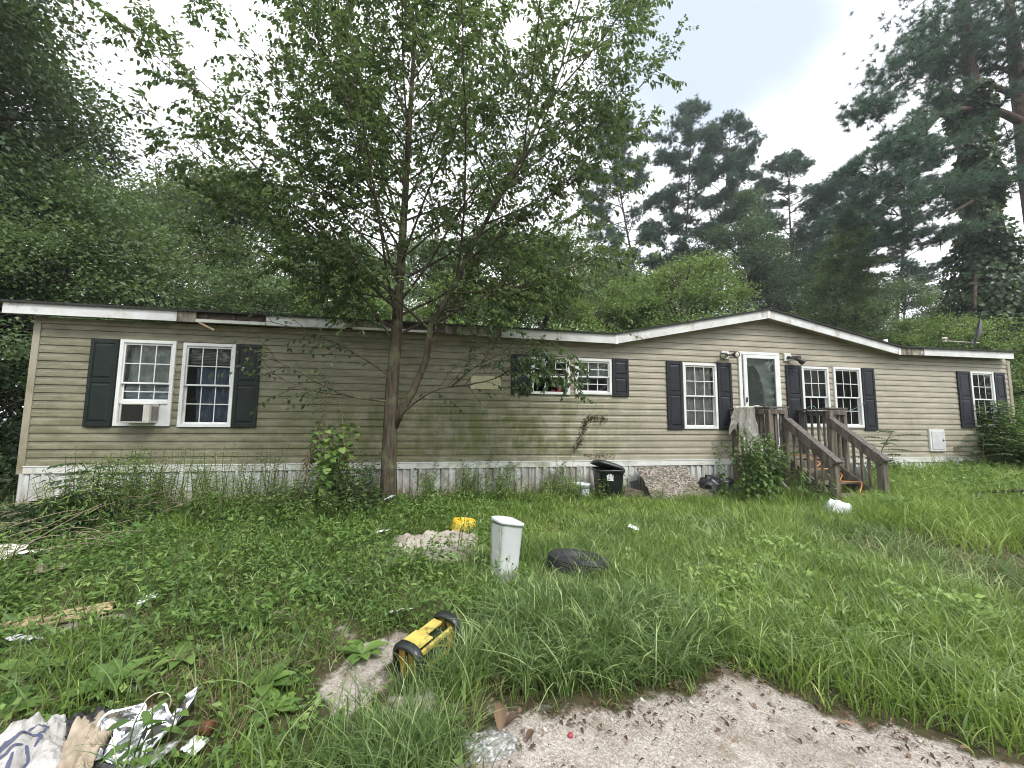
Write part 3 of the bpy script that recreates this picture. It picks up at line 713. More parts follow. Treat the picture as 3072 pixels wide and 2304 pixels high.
# panels and vents on the wall
obj("vent_cover", MB().cbox(.58, 1.15, F - .030, F - .012, 2.10, 2.35, .004), "cream_panel", house)
obj("vent_cover_lap", MB().cbox(.575, 1.155, F - .034, F - .0305, 2.225, 2.232, .001), "siding_trim", house)
vl = MB()
for q in range(5): vl.cbox(.73, 1.01, F - .036, F - .014, 2.585 + q * .025, 2.599 + q * .025, .002)
vl.cbox(.715, 1.025, F - .022, F - .012, 2.57, 2.71, .002)
obj("louvre_vent", vl, "siding_trim", house)
ap = MB(); ap.cbox(11.15, 11.59, F - .05, F - .012, .90, 1.40, .004)
a_ = obj("access_panel", ap, "white_trim", house)
obj("panel_door", MB().cbox(11.20, 11.55, F - .062, F - .051, .94, 1.36, .004), "grey_panel", a_)
obj("panel_latch", MB().cbox(11.50, 11.53, F - .072, F - .0625, 1.13, 1.17, .003), "black_metal", a_)
vp = MB(); vp.tube([(11.0, F + .6, 3.28), (11.0, F + .6, 3.63)], .04, 12)
obj("vent_pipe", vp, "white_plastic", house)
# a fallen length of trim and a bent bit of flashing at the damaged eave
obj("loose_trim", MB().beam((-3.86, FY - .03, 3.07), (-3.62, FY - .05, 2.95), .006, .03), "plank_tan", house)

# ------------------------------------------------------------------ what stands inside the windows
def curtain(label, x0, x1, z0, z1, mat, y=F + .085, folds=5, amp=.018, seed=0, gather=0.0, cat="curtain", crumple=0.0):
    def fn(u, v):
        g = gather * (v - .5) ** 2
        xx = x0 + (x1 - x0) * (u + g * (u - .5))
        yy = y + amp * math.sin(u * folds * 6.283 + 1.3 * math.sin(v * 3 + seed)) + .012 * mnoise.noise(Vector((u * 6, v * 3, seed)))
        if crumple: yy += crumple * abs(mnoise.noise(Vector((u * 3 + seed, v * 3, seed)))) + .5 * crumple * abs(mnoise.noise(Vector((u * 7 + seed, v * 7, seed))))
        return (xx, yy, z0 + (z1 - z0) * v + .02 * (u - .5) * (1 - v))
    o = obj("curtain", MB().sheet(fn, 44, 10 if not crumple else 30, .003), mat, None, ((x0 + x1) / 2, y, z0))
    return tag(o, label, cat)
curtain("thin grey curtain behind the window that holds the air conditioner", -5.0, -4.34, 2.06, 2.74, "curtain_white", folds=5, amp=.028)
tag(curtain("crumpled blue grey cloth stuffed in the sash above the air conditioner", -5.0, -4.34, 1.76, 2.10, "cloth_bluegrey", folds=1, seed=3, crumple=.07, y=F + .07), cat="cloth")
curtain("dark blue curtain hanging in the second tall window from the corner", -3.98, -3.42, 1.42, 2.36, "curtain_blue", folds=4, amp=.04, seed=2)
curtain("sheer pale mauve curtain in the single window beside the porch", 4.98, 5.67, 1.42, 2.70, "curtain_mauve", folds=4, amp=.035, seed=5)
curtain("brown curtain in the lower sash of the window just past the door", 7.85, 8.46, 1.46, 2.10, "curtain_brown", folds=5, amp=.02, seed=6)
curtain("pale blind drawn over the upper sash just past the door", 7.85, 8.46, 2.09, 2.72, "blind_film", folds=1, amp=.006, seed=7)
curtain("pale crumpled sheet pinned across the smaller of the kitchen windows", 2.66, 3.32, 2.36, 2.70, "blind_film", folds=2, amp=.01, seed=9, crumple=.05)
bl = thing("window_blind", "grey slatted blind half raised behind the second tall window", "blind", (-3.78, F + .1, 2.76))
for q in range(12): obj("slat", MB().cbox(-4.10, -3.45, F + .065, F + .085, 2.42 + q * .026, 2.438 + q * .026, .002), "blind_slat", bl)
obj("head_rail", MB().cbox(-4.11, -3.44, F + .06, F + .095, 2.725, 2.755, .003), "blind_slat", bl)
sh = obj("window_shelf", MB().cbox(1.75, 3.35, F + .06, F + .26, 2.02, 2.045, .003), "interior_wall", house)
def bottle(name, label, x, y, z, prof, mat):
    return tag(obj(name, MB().lathe([(r, z + h) for r, h in prof], 14, Matrix.Translation((x, y, 0))), mat, None, (0, 0, 0)), label, "bottle", "bottles on the kitchen sill")
bottle("white_bottle", "white spray bottle on the sill of the open kitchen window", 2.05, F + .12, 2.047, [(0, 0), (.035, .002), (.036, .1), (.03, .14), (.012, .18), (.012, .23), (.0, .232)], "bottle_white")
bottle("red_jar", "stout red jar on the kitchen sill beside the dark jars", 2.33, F + .13, 2.047, [(0, 0), (.045, .002), (.046, .17), (.035, .19), (.035, .215), (0, .217)], "bottle_red")
bottle("dark_jar", "low red lidded tub between bottle and jar on the kitchen sill", 2.20, F + .14, 2.047, [(0, 0), (.04, .002), (.04, .07), (.043, .072), (.043, .085), (0, .087)], "bottle_red")
bottle("red_jar", "red jar behind the closed kitchen window", 2.95, F + .13, 2.047, [(0, 0), (.05, .002), (.05, .1), (.04, .12), (0, .122)], "bottle_red")

# ------------------------------------------------------------------ air conditioner
ac = thing("air_conditioner", "boxy white window air conditioner with dark coil, jutting from the lower sash", "air conditioner", (-4.7, F - .2, 1.44))
ax0, ax1, ay0, ay1, az0, az1 = -4.86, -4.455, F - .23, F + .10, 1.44, 1.742
cs = MB()
cs.cbox(ax0, ax1, ay0, ay1, az1 - .02, az1, .006); cs.cbox(ax0, ax1, ay0, ay1, az0, az0 + .018, .005)
cs.cbox(ax0, ax0 + .018, ay0, ay1, az0 + .0185, az1 - .0205, .004); cs.cbox(ax1 - .03, ax1, ay0, ay0 + .04, az0 + .0185, az1 - .0205, .004); cs.cbox(ax1 - .018, ax1 - .001, ay0 + .041, ay1, az0 + .0185, az1 - .0205, .003)
cs.cbox(ax1 - .09, ax1 - .0305, ay0 + .002, ay0 + .03, az0 + .0185, az1 - .0205, .004)
obj("casing", cs, "ac_case", ac)
co = MB()
co.cbox(ax0 + .019, ax1 - .091, ay0 + .022, ay0 + .05, az0 + .019, az1 - .021, .002)
for q in range(22): co.box(ax0 + .02, ax1 - .092, ay0 + .012, ay0 + .0215, az0 + .025 + q * .0125, az0 + .029 + q * .0125)
obj("condenser_coil", co, "ac_coil", ac)
lo = MB()
for cxx in (0, 1):
    for q in range(14): lo.box(ax1 + .0005, ax1 + .003, ay0 + .045 + cxx * .085, ay0 + .12 + cxx * .085, az0 + .04 + q * .016, az0 + .048 + q * .016)
obj("side_louvre", lo, "ac_coil", ac)
obj("filler_panel", MB().cbox(-5.01, ax0 - .002, F - .01, F + .012, 1.44, 1.745, .003), "window_vinyl", ac)
obj("filler_panel", MB().cbox(-4.453, -4.335, F - .01, F + .012, 1.44, 1.745, .003), "window_vinyl", ac)
obj("top_rail", MB().cbox(-5.01, -4.335, F - .03, F + .01, 1.746, 1.79, .003), "window_vinyl", ac)

# ------------------------------------------------------------------ twin floodlights
def flood(label, x, z, aims):
    t = thing("floodlight", label, "floodlight", (x, F - .03, z), "floodlights beside the door")
    obj("mounting_plate", MB().cbox(x - .085, x + .085, F - .05, F - .014, z - .08, z + .09, .006), "window_vinyl", t)
    h = MB(); hub = Vector((x, F - .07, z)); h.lathe([(0, -.03), (.035, -.03), (.035, .02), (0, .02)], 12, Matrix.Translation(hub) @ Matrix.Rotation(R(90), 4, 'X'))
    obj("junction_hub", h, "bronze_lamp", t)
    for off, aim in aims:
        a = Vector(aim).normalized(); p = hub + Vector(off); q = a.to_track_quat('Z', 'Y').to_matrix().to_4x4(); q.translation = p
        m = MB(); m.tube([hub, hub + Vector(off) * .5 + Vector((0, -.02, 0)), p - a * .07], .016, 8)
        m.lathe([(0, -.10), (.026, -.10), (.032, -.05), (.055, -.01), (.066, .045), (.066, .058), (.058, .058), (.056, .045)], 18, q)
        hd = obj("lamp_head", m, "bronze_lamp", t)
        obj("lens", MB().lathe([(.057, .046), (.045, .055), (.02, .06), (0, .061)], 18, q), "lamp_lens", hd)
flood("twin floodlight above the shutter on the porch's hinge-less side, one head facing out", 5.93, 2.93, [((-.11, -.07, -.015), (-.7, -.35, -.35)), ((.13, -.10, .0), (.1, -1, -.12))])
flood("twin floodlight over the shutter just past the door, both heads turned down sideways", 7.46, 2.94, [((.14, -.07, -.02), (.75, -.55, -.3)), ((.17, -.13, -.09), (.8, -.2, -.55))])

# ------------------------------------------------------------------ satellite dish
sd_ = thing("satellite_dish", "dark grey satellite dish on the roof edge seen almost edge on", "satellite dish", (14.3, F + .9, 3.3))
dc = Vector((14.72, F + .95, 4.10)); aim = Vector((-.56, .80, .22)).normalized()
q = aim.to_track_quat('Z', 'Y').to_matrix().to_4x4(); q.translation = dc
prof = [(r, .22 * r * r / .36 - .02) for r in np.linspace(0, .36, 9)]
m = MB().lathe(prof, 28, q @ Matrix.Diagonal((.9, 1.05, 1, 1))); m.lathe([(r, z - .012) for r, z in prof], 28, q @ Matrix.Diagonal((.9, 1.05, 1, 1)))
obj("reflector", m, "dish_grey", sd_)
foot = Vector((14.55, F + .98, 3.4)); lnb = Vector((14.02, F + 1.30, 3.93))
obj("mast", MB().tube([foot, foot + Vector((.02, 0, .5)), dc - aim * .05], .022, 10), "dish_grey", sd_)
obj("feed_arm", MB().tube([dc + Vector((-.06, 0, -.33)), lnb + Vector((.05, 0, -.06))], .018, 8), "stone_pale", sd_)
m = MB(); m.tube([lnb - Vector((.09, .03, 0)), lnb + Vector((.07, .03, .01))], [.04, .05], 10); m.cbox(lnb.x - .05, lnb.x + .02, lnb.y - .03, lnb.y + .03, lnb.z - .09, lnb.z - .03, .005)
obj("receiver", m, "stone_pale", sd_)

# ------------------------------------------------------------------ porch
porch = thing("wooden_porch", "weathered grey wooden porch with steps and railings below the front door", "porch", (6.8, 6.4, .2))
PX0, PX1, PY0, PY1, PZ = 6.02, 7.66, 6.44, F - .06, .88
SX0, SX1, SY = 6.34, 7.30, 5.53
WW = "weathered_wood"
def jit(a): return RNG.uniform(-a, a)
for (x0, x1, y0, y1) in ((PX0 - .02, SX0 - .05, PY0 - .02, PY0 + .018), (SX1 + .05, PX1 + .02, PY0 - .02, PY0 + .018), (PX0 - .02, PX0 + .018, PY0 + .02, PY1), (PX1 - .018, PX1 + .02, PY0 + .02, PY1), (SX0 - .048, SX1 + .048, PY0 - .015, PY0 + .02)):
    obj("rim_joist", MB().cbox(x0, x1, y0, y1, .655, .835, .004), WW, porch)
y = PY0 - .02
while y < PY1 - .1:
    obj("deck_plank", MB().cbox(PX0 - .05 + jit(.012), PX1 + .05 + jit(.012), y, y + .135, PZ - .036 + jit(.003), PZ + jit(.003), .005), "weathered_deck", porch); y += .143
def post(x, y, z0, z1, w=.088, lean=0.0): return obj("post", MB().beam((x, y, z0), (x + lean, y, z1), w, w, (0, 1, 0), .006), WW, porch)
RT = 1.80
post(PX0, PY0, .0, RT - .04, .10); post(PX1, PY0, .15, RT - .04); post(SX0 - .02, PY0 - .03, .15, RT - .04); post(SX1 + .02, PY0 - .03, .2, RT - .04)
post(PX0, PY1 - .05, .05, RT - .04, .09); post(PX1, PY1 - .05, .2, RT - .04)
post(SX0, SY, -.05, .88, .10); post(SX1, SY, .05, .90, .10)
# top rails with flat caps
for a, b in (((PX0, PY0), (PX0, PY1)), ((PX1, PY0), (PX1, PY1)), ((PX0, PY0), (SX0, PY0 - .01)), ((SX1, PY0 - .01), (PX1, PY0))):
    dv = (Vector(b) - Vector(a)).normalized()
    obj("rail_cap", MB().beam((a[0] - dv.x * .045, a[1] - dv.y * .045, RT), (b[0] + dv.x * .045, b[1] + dv.y * .045, RT + jit(.006)), .14, .036), "rail_cap_wood", porch)
    nx, ny = (-.046, 0) if abs(dv.y) > .5 and a[0] < 7 else ((.046, 0) if abs(dv.y) > .5 else (0, -.046))
    obj("top_rail", MB().beam((a[0] + nx, a[1] + ny, RT - .075), (b[0] + nx, b[1] + ny, RT - .075), .034, .09), WW, porch)
    L_ = (Vector(b) - Vector(a)).length; n = max(1, int(L_ / .135))
    for k in range(1, n + 1):
        f = k / (n + 1); bx, by = a[0] + (b[0] - a[0]) * f + nx * .2, a[1] + (b[1] - a[1]) * f + ny * .2
        obj("baluster", MB().beam((bx + jit(.008), by, .70), (bx + jit(.012), by, RT - .03), .036, .036, (0, 1, 0), .003), WW, porch)
# stair rails, sloping with the steps
for sx, dz in ((SX0, 0.0), (SX1, .02)):
    a, b = Vector((sx, PY0 - .07, 1.60 + dz)), Vector((sx, SY - .10, .885 + dz))
    obj("stair_rail_cap", MB().beam(a, b, .135, .036), "rail_cap_wood", porch)
    o_ = Vector((-.052 if sx < 7 else -.052, 0, -.08))
    obj("stair_rail", MB().beam(a + o_, b + o_ + Vector((0, .06, .04)), .036, .125), WW, porch)
    c_ = Vector((0.0, 0, -.80))
    obj("stringer", MB().beam((sx + (.05 if sx < 7 else -.05), PY0 - .02, .76), (sx + (.05 if sx < 7 else -.05), SY - .02, .10 + dz * 3), .036, .23), WW, porch)
    for k in range(1, 7):
        f = k / 7.0 * .96; p = a.lerp(b, f)
        obj("baluster", MB().beam((sx - .015 + jit(.008), p.y, p.z - .82 + .0 * f), (sx - .015 + jit(.01), p.y, p.z - .03), .036, .036, (0, 1, 0), .003), WW, porch)
for k, (yy, zz) in enumerate(((6.17, .685), (5.90, .50), (5.63, .32))):
    for w in (0, 1): obj("tread", MB().cbox(SX0 + .06, SX1 - .06, yy + w * .135, yy + w * .135 + .128, zz - .036, zz + jit(.004), .005), "weathered_deck", porch)
    if k < 2: obj("riser", MB().cbox(SX0 + .07, SX1 - .07, yy + .272, yy + .29, zz + .001, zz + .14, .003), "dark_wood", porch)
obj("riser", MB().cbox(SX0 + .07, SX1 - .07, 5.655, 5.672, .19, .283, .003), "dark_wood", porch)
obj("bottom_board", MB().cbox(SX0 + .06, SX1 - .04, SY + .02, SY + .06, .16, .285, .004), "weathered_deck", porch)
obj("base_post", MB().cbox(6.02, 6.11, PY1 - .2, PY1 - .11, .0, .65, .005), WW, porch)

# cloth over the porch rail
def drape(u, v):
    # v runs over the rail: outside hem - cap - inside hem
    yy = 6.62 + .62 * u + .10 * (u - .5) * math.cos(v * 5); lf = .80 + .20 * math.sin(u * 6.1 + .6) - .30 * u + .22 * mnoise.noise(Vector((u * 7, 3, 1))); li = .42 + .1 * math.sin(u * 7)
    s = v * (lf + .16 + li); fold = .058 * math.sin(u * 17 + 2.2 * mnoise.noise(Vector((u * 3, v * 2, 4)))) + .025 * mnoise.noise(Vector((u * 9, v * 7, 2)))
    cr = .040 * mnoise.noise(Vector((u * 12, v * 14, 7)))
    if s < lf: return (PX0 - .085 - .03 * min(1, (lf - s) * 2) + fold * min(1, (lf - s) * 3) - abs(cr), yy + cr, RT + .024 - (lf - s))
    if s < lf + .16: return (PX0 - .085 + (s - lf) * 1.06, yy, RT + .028 + abs(cr) * .7)
    return (PX0 + .088 - fold * .5, yy + cr, RT + .024 - (s - lf - .16))
tag(obj("draped_cloth", MB().sheet(drape, 46, 60, .004), "cloth_white", None, (PX0, 6.9, 1.2)), "dirty white cloth draped over the porch railing by the door", "cloth")
def cordpts(pts, n=8):
    out = []
    P = [Vector(p) for p in pts]
    for i in range(len(P) - 1):
        p0, p1, p2, p3 = P[max(i - 1, 0)], P[i], P[i + 1], P[min(i + 2, len(P) - 1)]
        for k in range(n):
            t = k / n
            out.append(.5 * ((2 * p1) + (p2 - p0) * t + (2 * p0 - 5 * p1 + 4 * p2 - p3) * t * t + (3 * p1 - p0 - 3 * p2 + p3) * t ** 3))
    return out + [P[-1]]
tag(obj("extension_cord", MB().tube(cordpts([(6.75, 6.9, .895), (6.9, 6.5, .90), (6.72, 6.38, .88), (6.85, 6.24, .80), (6.7, 6.22, .70), (6.95, 6.14, .70), (7.08, 6.05, .62), (6.95, 5.95, .515), (7.15, 5.78, .51), (6.98, 5.66, .34), (7.2, 5.55, .33), (7.12, 5.42, .2), (7.0, 5.2, .16)]), .009, 6), "orange_cord", None, (6.9, 6, .5)), "orange extension cord trailing down the porch steps", "cord")
tag(obj("hanging_cord", MB().tube(cordpts([(7.62, 7.25, 1.35), (7.60, 7.2, 1.7), (7.63, 7.12, 1.86), (7.72, 7.05, 1.83), (7.74, 7.0, 1.5), (7.73, 6.9, 1.15), (7.74, 6.8, .92)]), .009, 6), "cord_teal", None, (7.7, 7, 1.2)), "teal cord looped over the far porch railing", "cord")
tag(obj("clothes_line", MB().tube(cordpts([(7.70, 6.47, 1.76), (8.3, 6.9, 1.76), (9.3, F - .05, 1.92), (9.38, F - .06, 1.96), (9.33, F - .06, 2.0)]), .006, 6), "cord_teal", None, (8.5, 6.9, 1.7)), "thin line strung from the porch post to the window frame", "cord")
bx = MB(); bx.cbox(7.52, 7.60, 5.9, 6.2, .35, .70, .01)
tag(obj("plastic_sheet", MB().sheet(lambda u, v: (7.62 + .07 * math.sin(v * 5 + u), 6.0 + .28 * u, .28 + .5 * v + .03 * math.sin(u * 9)), 10, 14, .004), "white_plastic", None, (7.6, 6.1, .3)), "white plastic sheet propped behind the stair balusters", "sheet")
tag(obj("fallen_pole", MB().beam((5.90, 6.30, .64), (6.12, 5.95, .16), .035, .03), "stone_pale", None, (6, 6.1, .3)), "grey wooden stick leaning on the porch corner among weeds", "stick")

# ------------------------------------------------------------------ things along the skirting
cx, cy = 3.02, 6.86; cz = gzf(cx, cy) - .02
can = thing("trash_can", "black wheeled-style trash can with its lid askew against the skirting", "trash can", (cx, cy, cz))
rm = Matrix.Translation((cx, cy, cz)) @ Matrix.Rotation(R(-6), 4, 'Z')
m = MB(); m.lathe([(0, 0), (.78, .001), (.80, .03), (.97, .50), (1.0, .515), (1.07, .52), (1.08, .56), (1.04, .57), (.97, .56), (.94, .5), (.78, .06), (0, .05)], 32, rm, (.25, .25, 4.0))
obj("can_body", m, "black_plastic", can)
m = MB(); lm = rm @ Matrix.Translation((.0, .06, .565)) @ Matrix.Rotation(R(17), 4, 'Y') @ Matrix.Rotation(R(-9), 4, 'X') @ Matrix.Translation((0, 0, .05))
m.lathe([(0, .06), (.6, .055), (.92, .035), (1.05, .0), (1.08, -.03), (1.04, -.03), (.9, .01), (0, .035)], 32, lm, (.26, .26, 4.0))
obj("can_lid", m, "green_black_plastic", can)
m = MB()
for k, (xx, hh, dx) in enumerate(((-.06, .10, .02), (-.03, .12, .01), (.0, .13, 0), (.03, .12, -.012), (.06, .09, -.03))):
    m.beam(rm @ Vector((xx * .7 - .04, -.245, .40)), rm @ Vector((xx + dx * .3 - .04, -.2495, .40 + hh * .8)), .018, .002, (0, -1, 0), .0005)
m.beam(rm @ Vector((-.10, -.243, .395)), rm @ Vector((.02, -.243, .39)), .022, .002, (0, -1, 0), .0005)
obj("emblem", m, "paper_white", can)
bxx, byy = 2.555, 6.93; bz = gzf(bxx, byy)
bk = thing("bucket", "white plastic bucket in the weeds next to the black trash can", "bucket", (bxx, byy, bz))
tm = Matrix.Translation((bxx, byy, bz - .03))
obj("bucket_body", MB().lathe([(0, 0), (.118, 0), (.122, .01), (.136, .27), (.14, .30)], 24, tm), "white_plastic", bk)
obj("bucket_rim", MB().lathe([(.137, .255), (.150, .257), (.150, .30), (.152, .302), (.152, .325), (.143, .33), (.0, .332)], 24, tm), "white_plastic", bk)
# mottled sheet leaning on the skirting
def lean(u, v):
    x0 = 3.80 + (3.66 - 3.80) * (1 - v); x1 = 4.86 + (4.72 - 4.86) * (1 - v) + .35 * (1 - v) * max(0, 1 - v * 1.2)
    x = x0 + (x1 - x0) * u
    sag = .05 * math.sin(v * 3.14) + .03 * mnoise.noise(Vector((u * 3, v * 3, 1)))
    y = 6.42 + (7.30 - 6.42) * v ** 1.1 + sag * .6 + .12 * max(0, u - .8) * (1 - v)
    z = gbase(4, 6.4) + .0 + .54 * v ** .95 - .04 * sag - .08 * max(0, u - .75) * v
    q_ = Vector((u * 6, v * 6, 4)); return (x + .05 * mnoise.noise(q_), y - .05 * abs(mnoise.noise(q_ * .7)), z + .03 * mnoise.noise(q_ * .8) + .02 * mnoise.noise(q_ * 2))
tag(obj("leaning_sheet", MB().sheet(lean, 40, 34, .02), "carpet_sheet", None, (4.2, 6.9, .2)), "mottled brown sheet of old carpet leaning against the skirting beside the trash can", "sheet")
tag(obj("crate_lid", MB().cbox(-.3, .0, -.012, .012, 0, .34, .008, Matrix.Translation((3.78, 6.98, .12)) @ Matrix.Rotation(R(35), 4, 'Z') @ Matrix.Rotation(R(-22), 4, 'X')), "black_plastic", None, (3.7, 7, .15)), "black plastic lid standing at the edge of the leaning sheet", "lid")
tag(obj("broken_board", MB().cbox(-.36, .1, -.01, .01, 0, .2, .004, Matrix.Translation((3.62, 6.72, .12)) @ Matrix.Rotation(R(14), 4, 'Y') @ Matrix.Rotation(R(-38), 4, 'X')), "dark_wood", None, (3.5, 6.7, .15)), "dark broken board propped between trash can and leaning sheet", "board")
tag(obj("broken_board", MB().cbox(-.3, .12, -.012, .012, 0, .16, .004, Matrix.Translation((3.72, 6.62, .10)) @ Matrix.Rotation(R(-16), 4, 'Y') @ Matrix.Rotation(R(-55), 4, 'X')), "cardboard", None, (3.6, 6.6, .15)), "flattened piece of tan cardboard at the foot of the leaning sheet", "cardboard")
def bagm(c, r, seed, mat="bag_black", flat=-.05, amp=.5): return MB().blob(c, r, amp, 2.2, 34, 22, seed, flat)
tag(obj("trash_bag", bagm((5.10, 6.78, .27), (.36, .26, .26), 3, amp=.28), "bag_black", None, (5.1, 6.8, .1)), "full black trash bag slumped between leaning sheet and porch", "trash bag", "black bags by the porch")
tag(obj("trash_bag", bagm((5.30, 6.48, .18), (.40, .24, .16), 5, amp=.28), "bag_black", None, (5.3, 6.5, .1)), "flatter black trash bag in front of the fuller one by the porch", "trash bag", "black bags by the porch")

# ------------------------------------------------------------------ things on the grass
# tall white kitchen bin
bx, by = .655, 3.90; bz = gzf(bx, by)
kb = thing("kitchen_bin", "tall white plastic kitchen bin standing alone in the grass", "bin", (bx, by, bz))
km = Matrix.Translation((bx, by, bz - .02)) @ Matrix.Rotation(R(24), 4, 'Z') @ Matrix.Rotation(R(3.5), 4, 'Y')
def loft(prof, n, sq): return MB().lathe(prof, n, km, sq)
m = MB(); m.lathe([(0, 0), (.74, 0), (.77, .02), (.97, .535), (1.0, .54)], 40, km, (.135, .105, 6))
obj("bin_body", m, "white_plastic", kb)
m = MB(); tilt = km @ Matrix.Translation((0, 0, .55)) @ Matrix.Rotation(R(9), 4, 'Y') @ Matrix.Rotation(R(4), 4, 'X')
m.lathe([(.97, -.012), (1.06, -.014), (1.07, .008), (1.05, .016), (.98, .018), (.92, .022), (.6, .034), (0, .036)], 40, tilt, (.137, .107, 5))
obj("bin_lid", m, "white_plastic", kb)
for s in (-.16, .16): obj("bin_rib", MB().beam(km @ Vector((-.104, s * .45, .03)), km @ Vector((-.1325, s * .5, .52)), .012, .006), "white_plastic_stained", kb)
# tyre
tx, ty = 1.40, 3.90; tz = gzf(tx, ty)
ty_ = thing("old_tyre", "old black rubber tyre half buried in the grass", "tyre", (tx, ty, tz))
tm = Matrix.Translation((tx, ty, tz + .085)) @ Matrix.Rotation(R(7), 4, 'Y') @ Matrix.Rotation(R(-5), 4, 'X')
pr = [(.190, -.085), (.24, -.092), (.285, -.085), (.305, -.06)]
for z in np.linspace(-.055, .055, 7): pr += [(.312, z), (.312, z + .011), (.304, z + .012), (.304, z + .0155)]
pr += [(.306, .064), (.285, .088), (.262, .097), (.245, .094), (.235, .099), (.19, .088), (.185, .0), (.19, -.085)]
obj("tread", MB().lathe(pr, 48, tm), "rubber", ty_)
obj("wheel_hub", MB().lathe([(0, -.02), (.12, -.02), (.186, .03), (.186, -.06), (0, -.062)], 28, tm), "black_metal", ty_)
# crumpled blanket
def blanket(u, v):
    a = u * 1.15 - .56; b = v * 1.02 - .5
    w = 1 - .25 * abs(mnoise.noise(Vector((u * 4, v * 4, 8))))
    x = .0 + a * w + .12 * (v - .5); y = 4.74 + b * w * .92
    e = min(1, 6 * min(u, 1 - u, v, 1 - v))
    p = Vector((x * 2.6, y * 2.6, 2))
    h = .07 * abs(mnoise.noise(p)) + .06 * abs(mnoise.noise(p * 2.3)) + .05 * abs(mnoise.noise(p * 5)) + .03 * math.sin(x * 14 + 5 * mnoise.noise(p))
    h += .09 * math.exp(-((x + .05) ** 2 + (y - 4.9) ** 2) / .025) + .05 * math.exp(-((x - .15) ** 2 + (y - 4.5) ** 2) / .03)
    return (x, y, gbase(x, y) + .035 + e * max(0, h))
tag(obj("old_blanket", MB().sheet(blanket, 70, 60, .012), "cloth_beige", None, (0, 4.9, .05)), "crumpled dirty beige blanket spread on the ground beside the bin", "blanket")
# yellow basin upside down
yx, yy = .36, 5.42; yz = gzf(yx, yy)
yb = thing("yellow_basin", "chipped bright yellow plastic basin turned upside down by the blanket", "basin", (yx, yy, yz))
ym = Matrix.Translation((yx, yy, yz + .02)) @ Matrix.Rotation(R(6), 4, 'Y')
obj("basin_shell", MB().lathe([(1.02, 0), (1.0, .015), (.97, .018), (.9, .10), (.82, .118), (.55, .125), (.5, .118), (0, .116)], 32, ym, (.17, .14, 3)), "yellow_plastic", yb)
obj("basin_foot", MB().lathe([(.3, .117), (.28, .135), (.24, .135), (.22, .117)], 24, ym, (.17, .14, 3)), "yellow_plastic", yb)
# black and yellow caged work light on its side
wl = thing("work_light", "battered yellow and black caged work light lying on its side in grass", "work light", (0, 2.76, 0))
wm = Matrix.Translation((-.02, 2.66, gzf(0, 2.66) + .11)) @ Matrix.Rotation(R(46), 4, 'Z') @ Matrix.Rotation(R(-8), 4, 'Y')
def ringm(xc, w, so, si):
    m = MB(); n = 36; vs = []; fs = []
    sec = [(-w, si), (-w * 1.05, so * .9), (-w * .7, so * .99), (w * .7, so), (w, so * .93), (w, si)]
    for dx, s in sec:
        for k in range(n):
            t = 2 * math.pi * k / n; c, q = math.cos(t), math.sin(t); e = .72
            vs.append(wm @ Vector((xc + dx, math.copysign(abs(c) ** e, c) * s, math.copysign(abs(q) ** e, q) * s * 1.08)))
    L_ = len(sec)
    for a in range(L_):
        for k in range(n): fs.append((a * n + k, a * n + (k + 1) % n, ((a + 1) % L_) * n + (k + 1) % n, ((a + 1) % L_) * n + k))
    return m.add(vs, fs, True)
for s in (-1, 1):
    g_ = obj("bumper_ring", ringm(s * .165, .027, .116, .090), "black_plastic", wl)
    obj("end_plate", MB().cbox(s * .165 - .006, s * .165 + .006, -.075, .075, -.08, .08, .02, wm), "amber_plastic", g_)
    obj("end_rib", MB().cbox(s * .165 - .018, s * .165 + .018, -.007, .007, -.092, .092, .002, wm), "black_plastic", g_)
for yy_, zz_, w_, h_ in ((.045, .078, .075, .018), (-.07, .06, .022, .03), (-.06, -.055, .03, .02), (.06, -.06, .03, .02)):
    obj("frame_bar", MB().cbox(-.134, .134, yy_ - w_ / 2, yy_ + w_ / 2, zz_ - h_ / 2, zz_ + h_ / 2, .004, wm), "pale_yellow_plastic", wl)
obj("top_plate", MB().cbox(-.134, -.02, -.065, .085, .0875, .098, .006, wm), "pale_yellow_plastic", wl)
obj("lamp_box", MB().cbox(-.06, .13, -.055, .05, -.055, .05, .008, wm), "black_plastic", wl)
obj("lamp_grille", MB().cbox(-.055, .125, -.0575, -.0555, -.045, .04, .0008, wm), "ac_coil", wl)
obj("cage_strut", MB().beam(wm @ Vector((-.05, -.065, .06)), wm @ Vector((.14, -.065, -.055)), .014, .012), "pale_yellow_plastic", wl)
obj("side_panel", MB().cbox(.08, .134, -.079, -.073, -.05, .06, .003, wm), "amber_plastic", wl)
# plastic bag by the steps
tag(obj("plastic_bag", MB().blob((6.0, 5.22, gzf(6, 5.2) + .10), (.20, .16, .14), .35, 2.4, 26, 16, 7, -.09), "white_plastic", None, (6, 5.2, .1)), "knotted white plastic bag in the grass at the foot of the steps", "bag")
# litter
def scrap(label, x, y, s, seed, mat="paper_white", lift=.03, cat="paper", name="paper_scrap", tiltv=.5, grp=None):
    z = gzf(x, y) + lift; a = seed * 1.7
    def fn(u, v):
        p = Vector((u * 3 + seed, v * 3, seed)); dx, dy = (u - .5) * s, (v - .5) * s * .75
        return (x + dx * math.cos(a) - dy * math.sin(a), y + dx * math.sin(a) + dy * math.cos(a), z + s * .22 * abs(mnoise.noise(p)) + s * .07 * abs(mnoise.noise(p * 2.3)) + tiltv * s * v * .5)
    return tag(obj(name, MB().sheet(fn, 10, 10, .0015), mat, None, (x, y, z)), label, cat, grp)
scrap("white paper scrap with printed blue edge lying behind the work light", -.24, 3.28, .17, 2, "paper_white", .03, tiltv=.7)
scrap("small crumpled white paper in the weeds between the bag heap and the blanket", -2.2, 3.74, .15, 3, "paper_white", .07)
